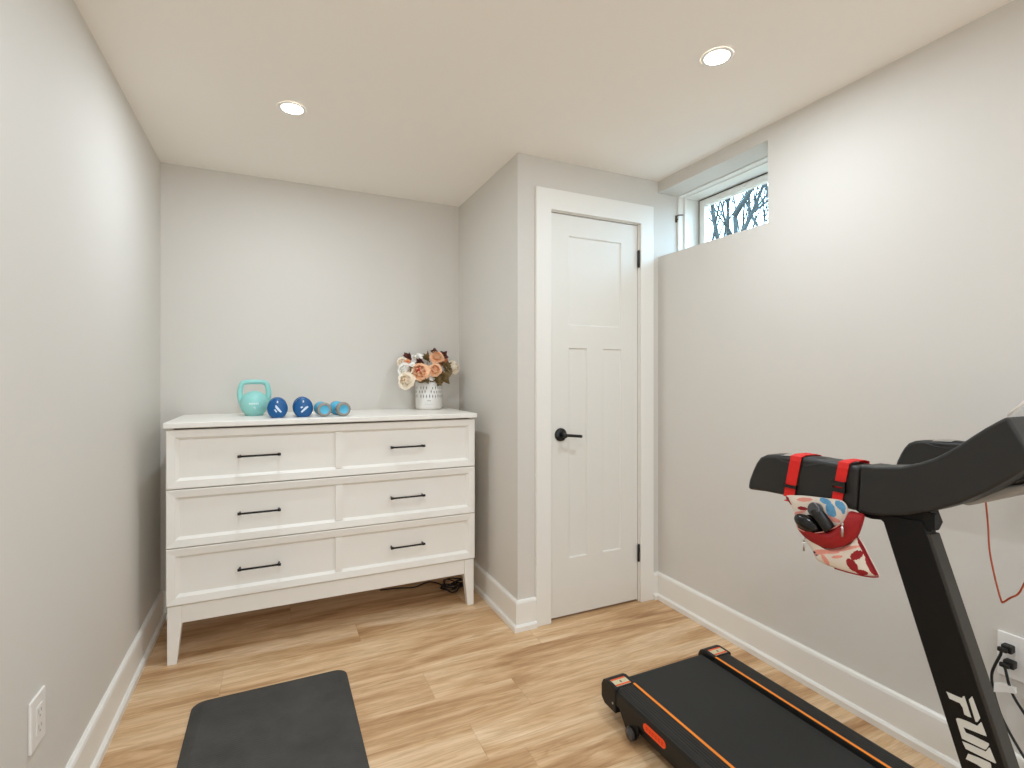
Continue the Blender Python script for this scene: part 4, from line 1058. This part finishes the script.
# ================================================================ CORDS
# plugs in the outlet (each its own thing with its cord)
XR = R-0.0095
def cord_with_plug(label, up, path_px, tail3, seed):
    p = at_x(up[0], up[1], XR-0.012)
    t = thing('power_cord', label, 'power cord', (XR, p.y, p.z), 'power cords at the right wall')
    bm = bmesh.new(); box(bm, XR-0.024, p.y-0.012, p.z-0.0105, XR, p.y+0.012, p.z+0.0105)
    q = Vector((XR-0.024, p.y, p.z)); box(bm, XR-0.036, p.y-0.006, p.z-0.008, XR-0.024, p.y+0.016, p.z+0.004)
    bevel_mod(link('plug', bm, M['rubber_cord'], t), 0.003, 2)
    pts = [Vector((XR-0.030, p.y+0.013, p.z-0.003))]+[at_x(u, v, x) for u, v, x in path_px]+[Vector(q) for q in tail3]
    bm = bmesh.new(); tube(bm, smooth_path(pts, 6), 0.0036, 8); link('cord', bm, M['rubber_cord'], t, True)
    return t
c1 = cord_with_plug('black power cord from the upper plug, curving left past the white tag', (1008, 648.5), [(1001, 653, 1.862), (995.5, 664, 1.858), (992, 673, 1.858), (992.3, 684, 1.858), (996, 700, 1.856), (1004, 722, 1.852), (1024, 757, 1.84), (1040, 778, 1.83)],
                    [(1.78, 0.55, 0.012), (1.66, 0.35, 0.006), (1.61, 0.10, 0.02), (1.595, -0.02, 0.06)], 1)
c2 = cord_with_plug('black power cord from the lower plug, running down right below the white tag', (1010, 664), [(1004.8, 668, 1.862), (1007, 676, 1.858), (1009, 684, 1.858), (1014, 697, 1.858), (1024, 713, 1.858), (1045, 745, 1.86)],
                    [(1.86, 0.50, 0.05), (1.85, 0.42, 0.006), (1.80, 0.0, 0.005), (1.82, -0.6, 0.005)], 2)
bm = bmesh.new()
tp = [at_x(u, v, 1.8535) for u, v in ((994, 683), (1003, 683.5), (1014.5, 688), (1015.5, 694), (1005, 692), (993.5, 692))]
ngon_prism(bm, tp, (0.0105, 0, 0))
link('tag', bm, M['white_plastic'], c1)['label'] = 'white wrap-around cord tag'
# orange cord hanging from the console underside
cx = 1.30
hang = [at_x(u, v, x) for u, v, x in ((985.2, 492, 1.33), (985.5, 499, 1.33), (988, 525, 1.33), (989.5, 550, 1.33), (995, 578, 1.33), (1001, 600, 1.33), (1003.5, 602, 1.33), (1010, 598, 1.33), (1018, 594, 1.33), (1024, 584, 1.33), (1035, 560, 1.34), (1046, 510, 1.35))]
hang.append(Vector((1.35, 0.39, 1.012)))
bm = bmesh.new(); tube(bm, smooth_path(hang, 5), 0.0017, 8)
tag(link('safety_cord', bm, M['cord_orange'], None, True), 'thin orange cord looping down from under the treadmill console', 'cord')

# ================================================================ OUTSIDE
bm = bmesh.new()
g = [[bm.verts.new((WX+0.06+14*i/14, -6+26*j/20, 1.55+0.10*i/14*4+0.06*math.sin(i*1.3+j))) for j in range(21)] for i in range(15)]
for i in range(14):
    for j in range(20): bm.faces.new((g[i][j], g[i+1][j], g[i+1][j+1], g[i][j+1]))
o = struct(link('ground', bm, M['earth'])); so = o.modifiers.new('thick', 'SOLIDIFY'); so.thickness = 0.3; so.offset = 1 if False else -1
def tree(u, dist_x, r0, seed, label, lean=0.0, fork=1.0):
    rnd = random.Random(seed); d = ray(u, 200); t_ = dist_x/d.x; base = Vector((dist_x, d.y*t_, 1.62+0.028*(dist_x-2.3)))
    root = thing('bare_tree', label, 'tree', tuple(base), 'bare trees outside the window')
    tb_, bb = bmesh.new(), bmesh.new()
    def grow(bm, p, dr, length, r, depth):
        pts = [p]; q = p.copy(); dd = dr.copy()
        for k in range(4):
            dd = (dd+Vector((rnd.uniform(-1, 1), rnd.uniform(-1, 1), rnd.uniform(-0.3, 0.5)))*0.10).normalized(); q = q+dd*length/4; pts.append(q.copy())
        tube(bm, pts, [r*(1-0.12*k) for k in range(5)], 6 if depth > 1 else 9)
        if depth >= 5: return
        nb = 2 if depth < 1 else 3
        for k in range(nb):
            i = rnd.choice((2, 3, 4, 4)); s = Vector((rnd.uniform(-1, 1), rnd.uniform(-1, 1), rnd.uniform(0.1, 0.9))).normalized()
            nd = (dd*0.75+s*0.62).normalized()
            grow(bb, pts[i].copy(), nd, length*rnd.uniform(0.62, 0.82), r*(0.60 if i < 4 else 0.66), depth+1)
    grow(tb_, base-Vector((0, 0, 0.1)), Vector((rnd.uniform(-.1, .1), lean, 1)).normalized(), 1.7*fork, r0*0.62, 0)
    link('trunk', tb_, M['bark'], root); link('branches', bb, M['bark'], root)
for a in ((711, 6.5, 0.075, 11, 'bare tree at the left edge of the window view', 0.10, 1.0), (722, 8.0, 0.10, 12, 'bare forking tree second from the left in the window', -0.12, 1.0),
          (733, 10.0, 0.13, 13, 'bare tree far back in the middle of the window', 0.05, 1.4), (741, 7.0, 0.10, 14, 'thick bare trunk right of the middle of the window', 0.02, 1.3),
          (752, 9.0, 0.10, 15, 'bare tree leaning left in the right half of the window', -0.15, 1.1), (762, 7.5, 0.085, 16, 'bare tree at the right edge of the window view', -0.2, 1.0),
          (727, 12.5, 0.11, 17, 'slender bare tree furthest back in the window', 0.1, 1.6), (748, 12.0, 0.12, 18, 'bare tree behind the thick trunk in the window', 0.08, 1.6)): tree(*a)
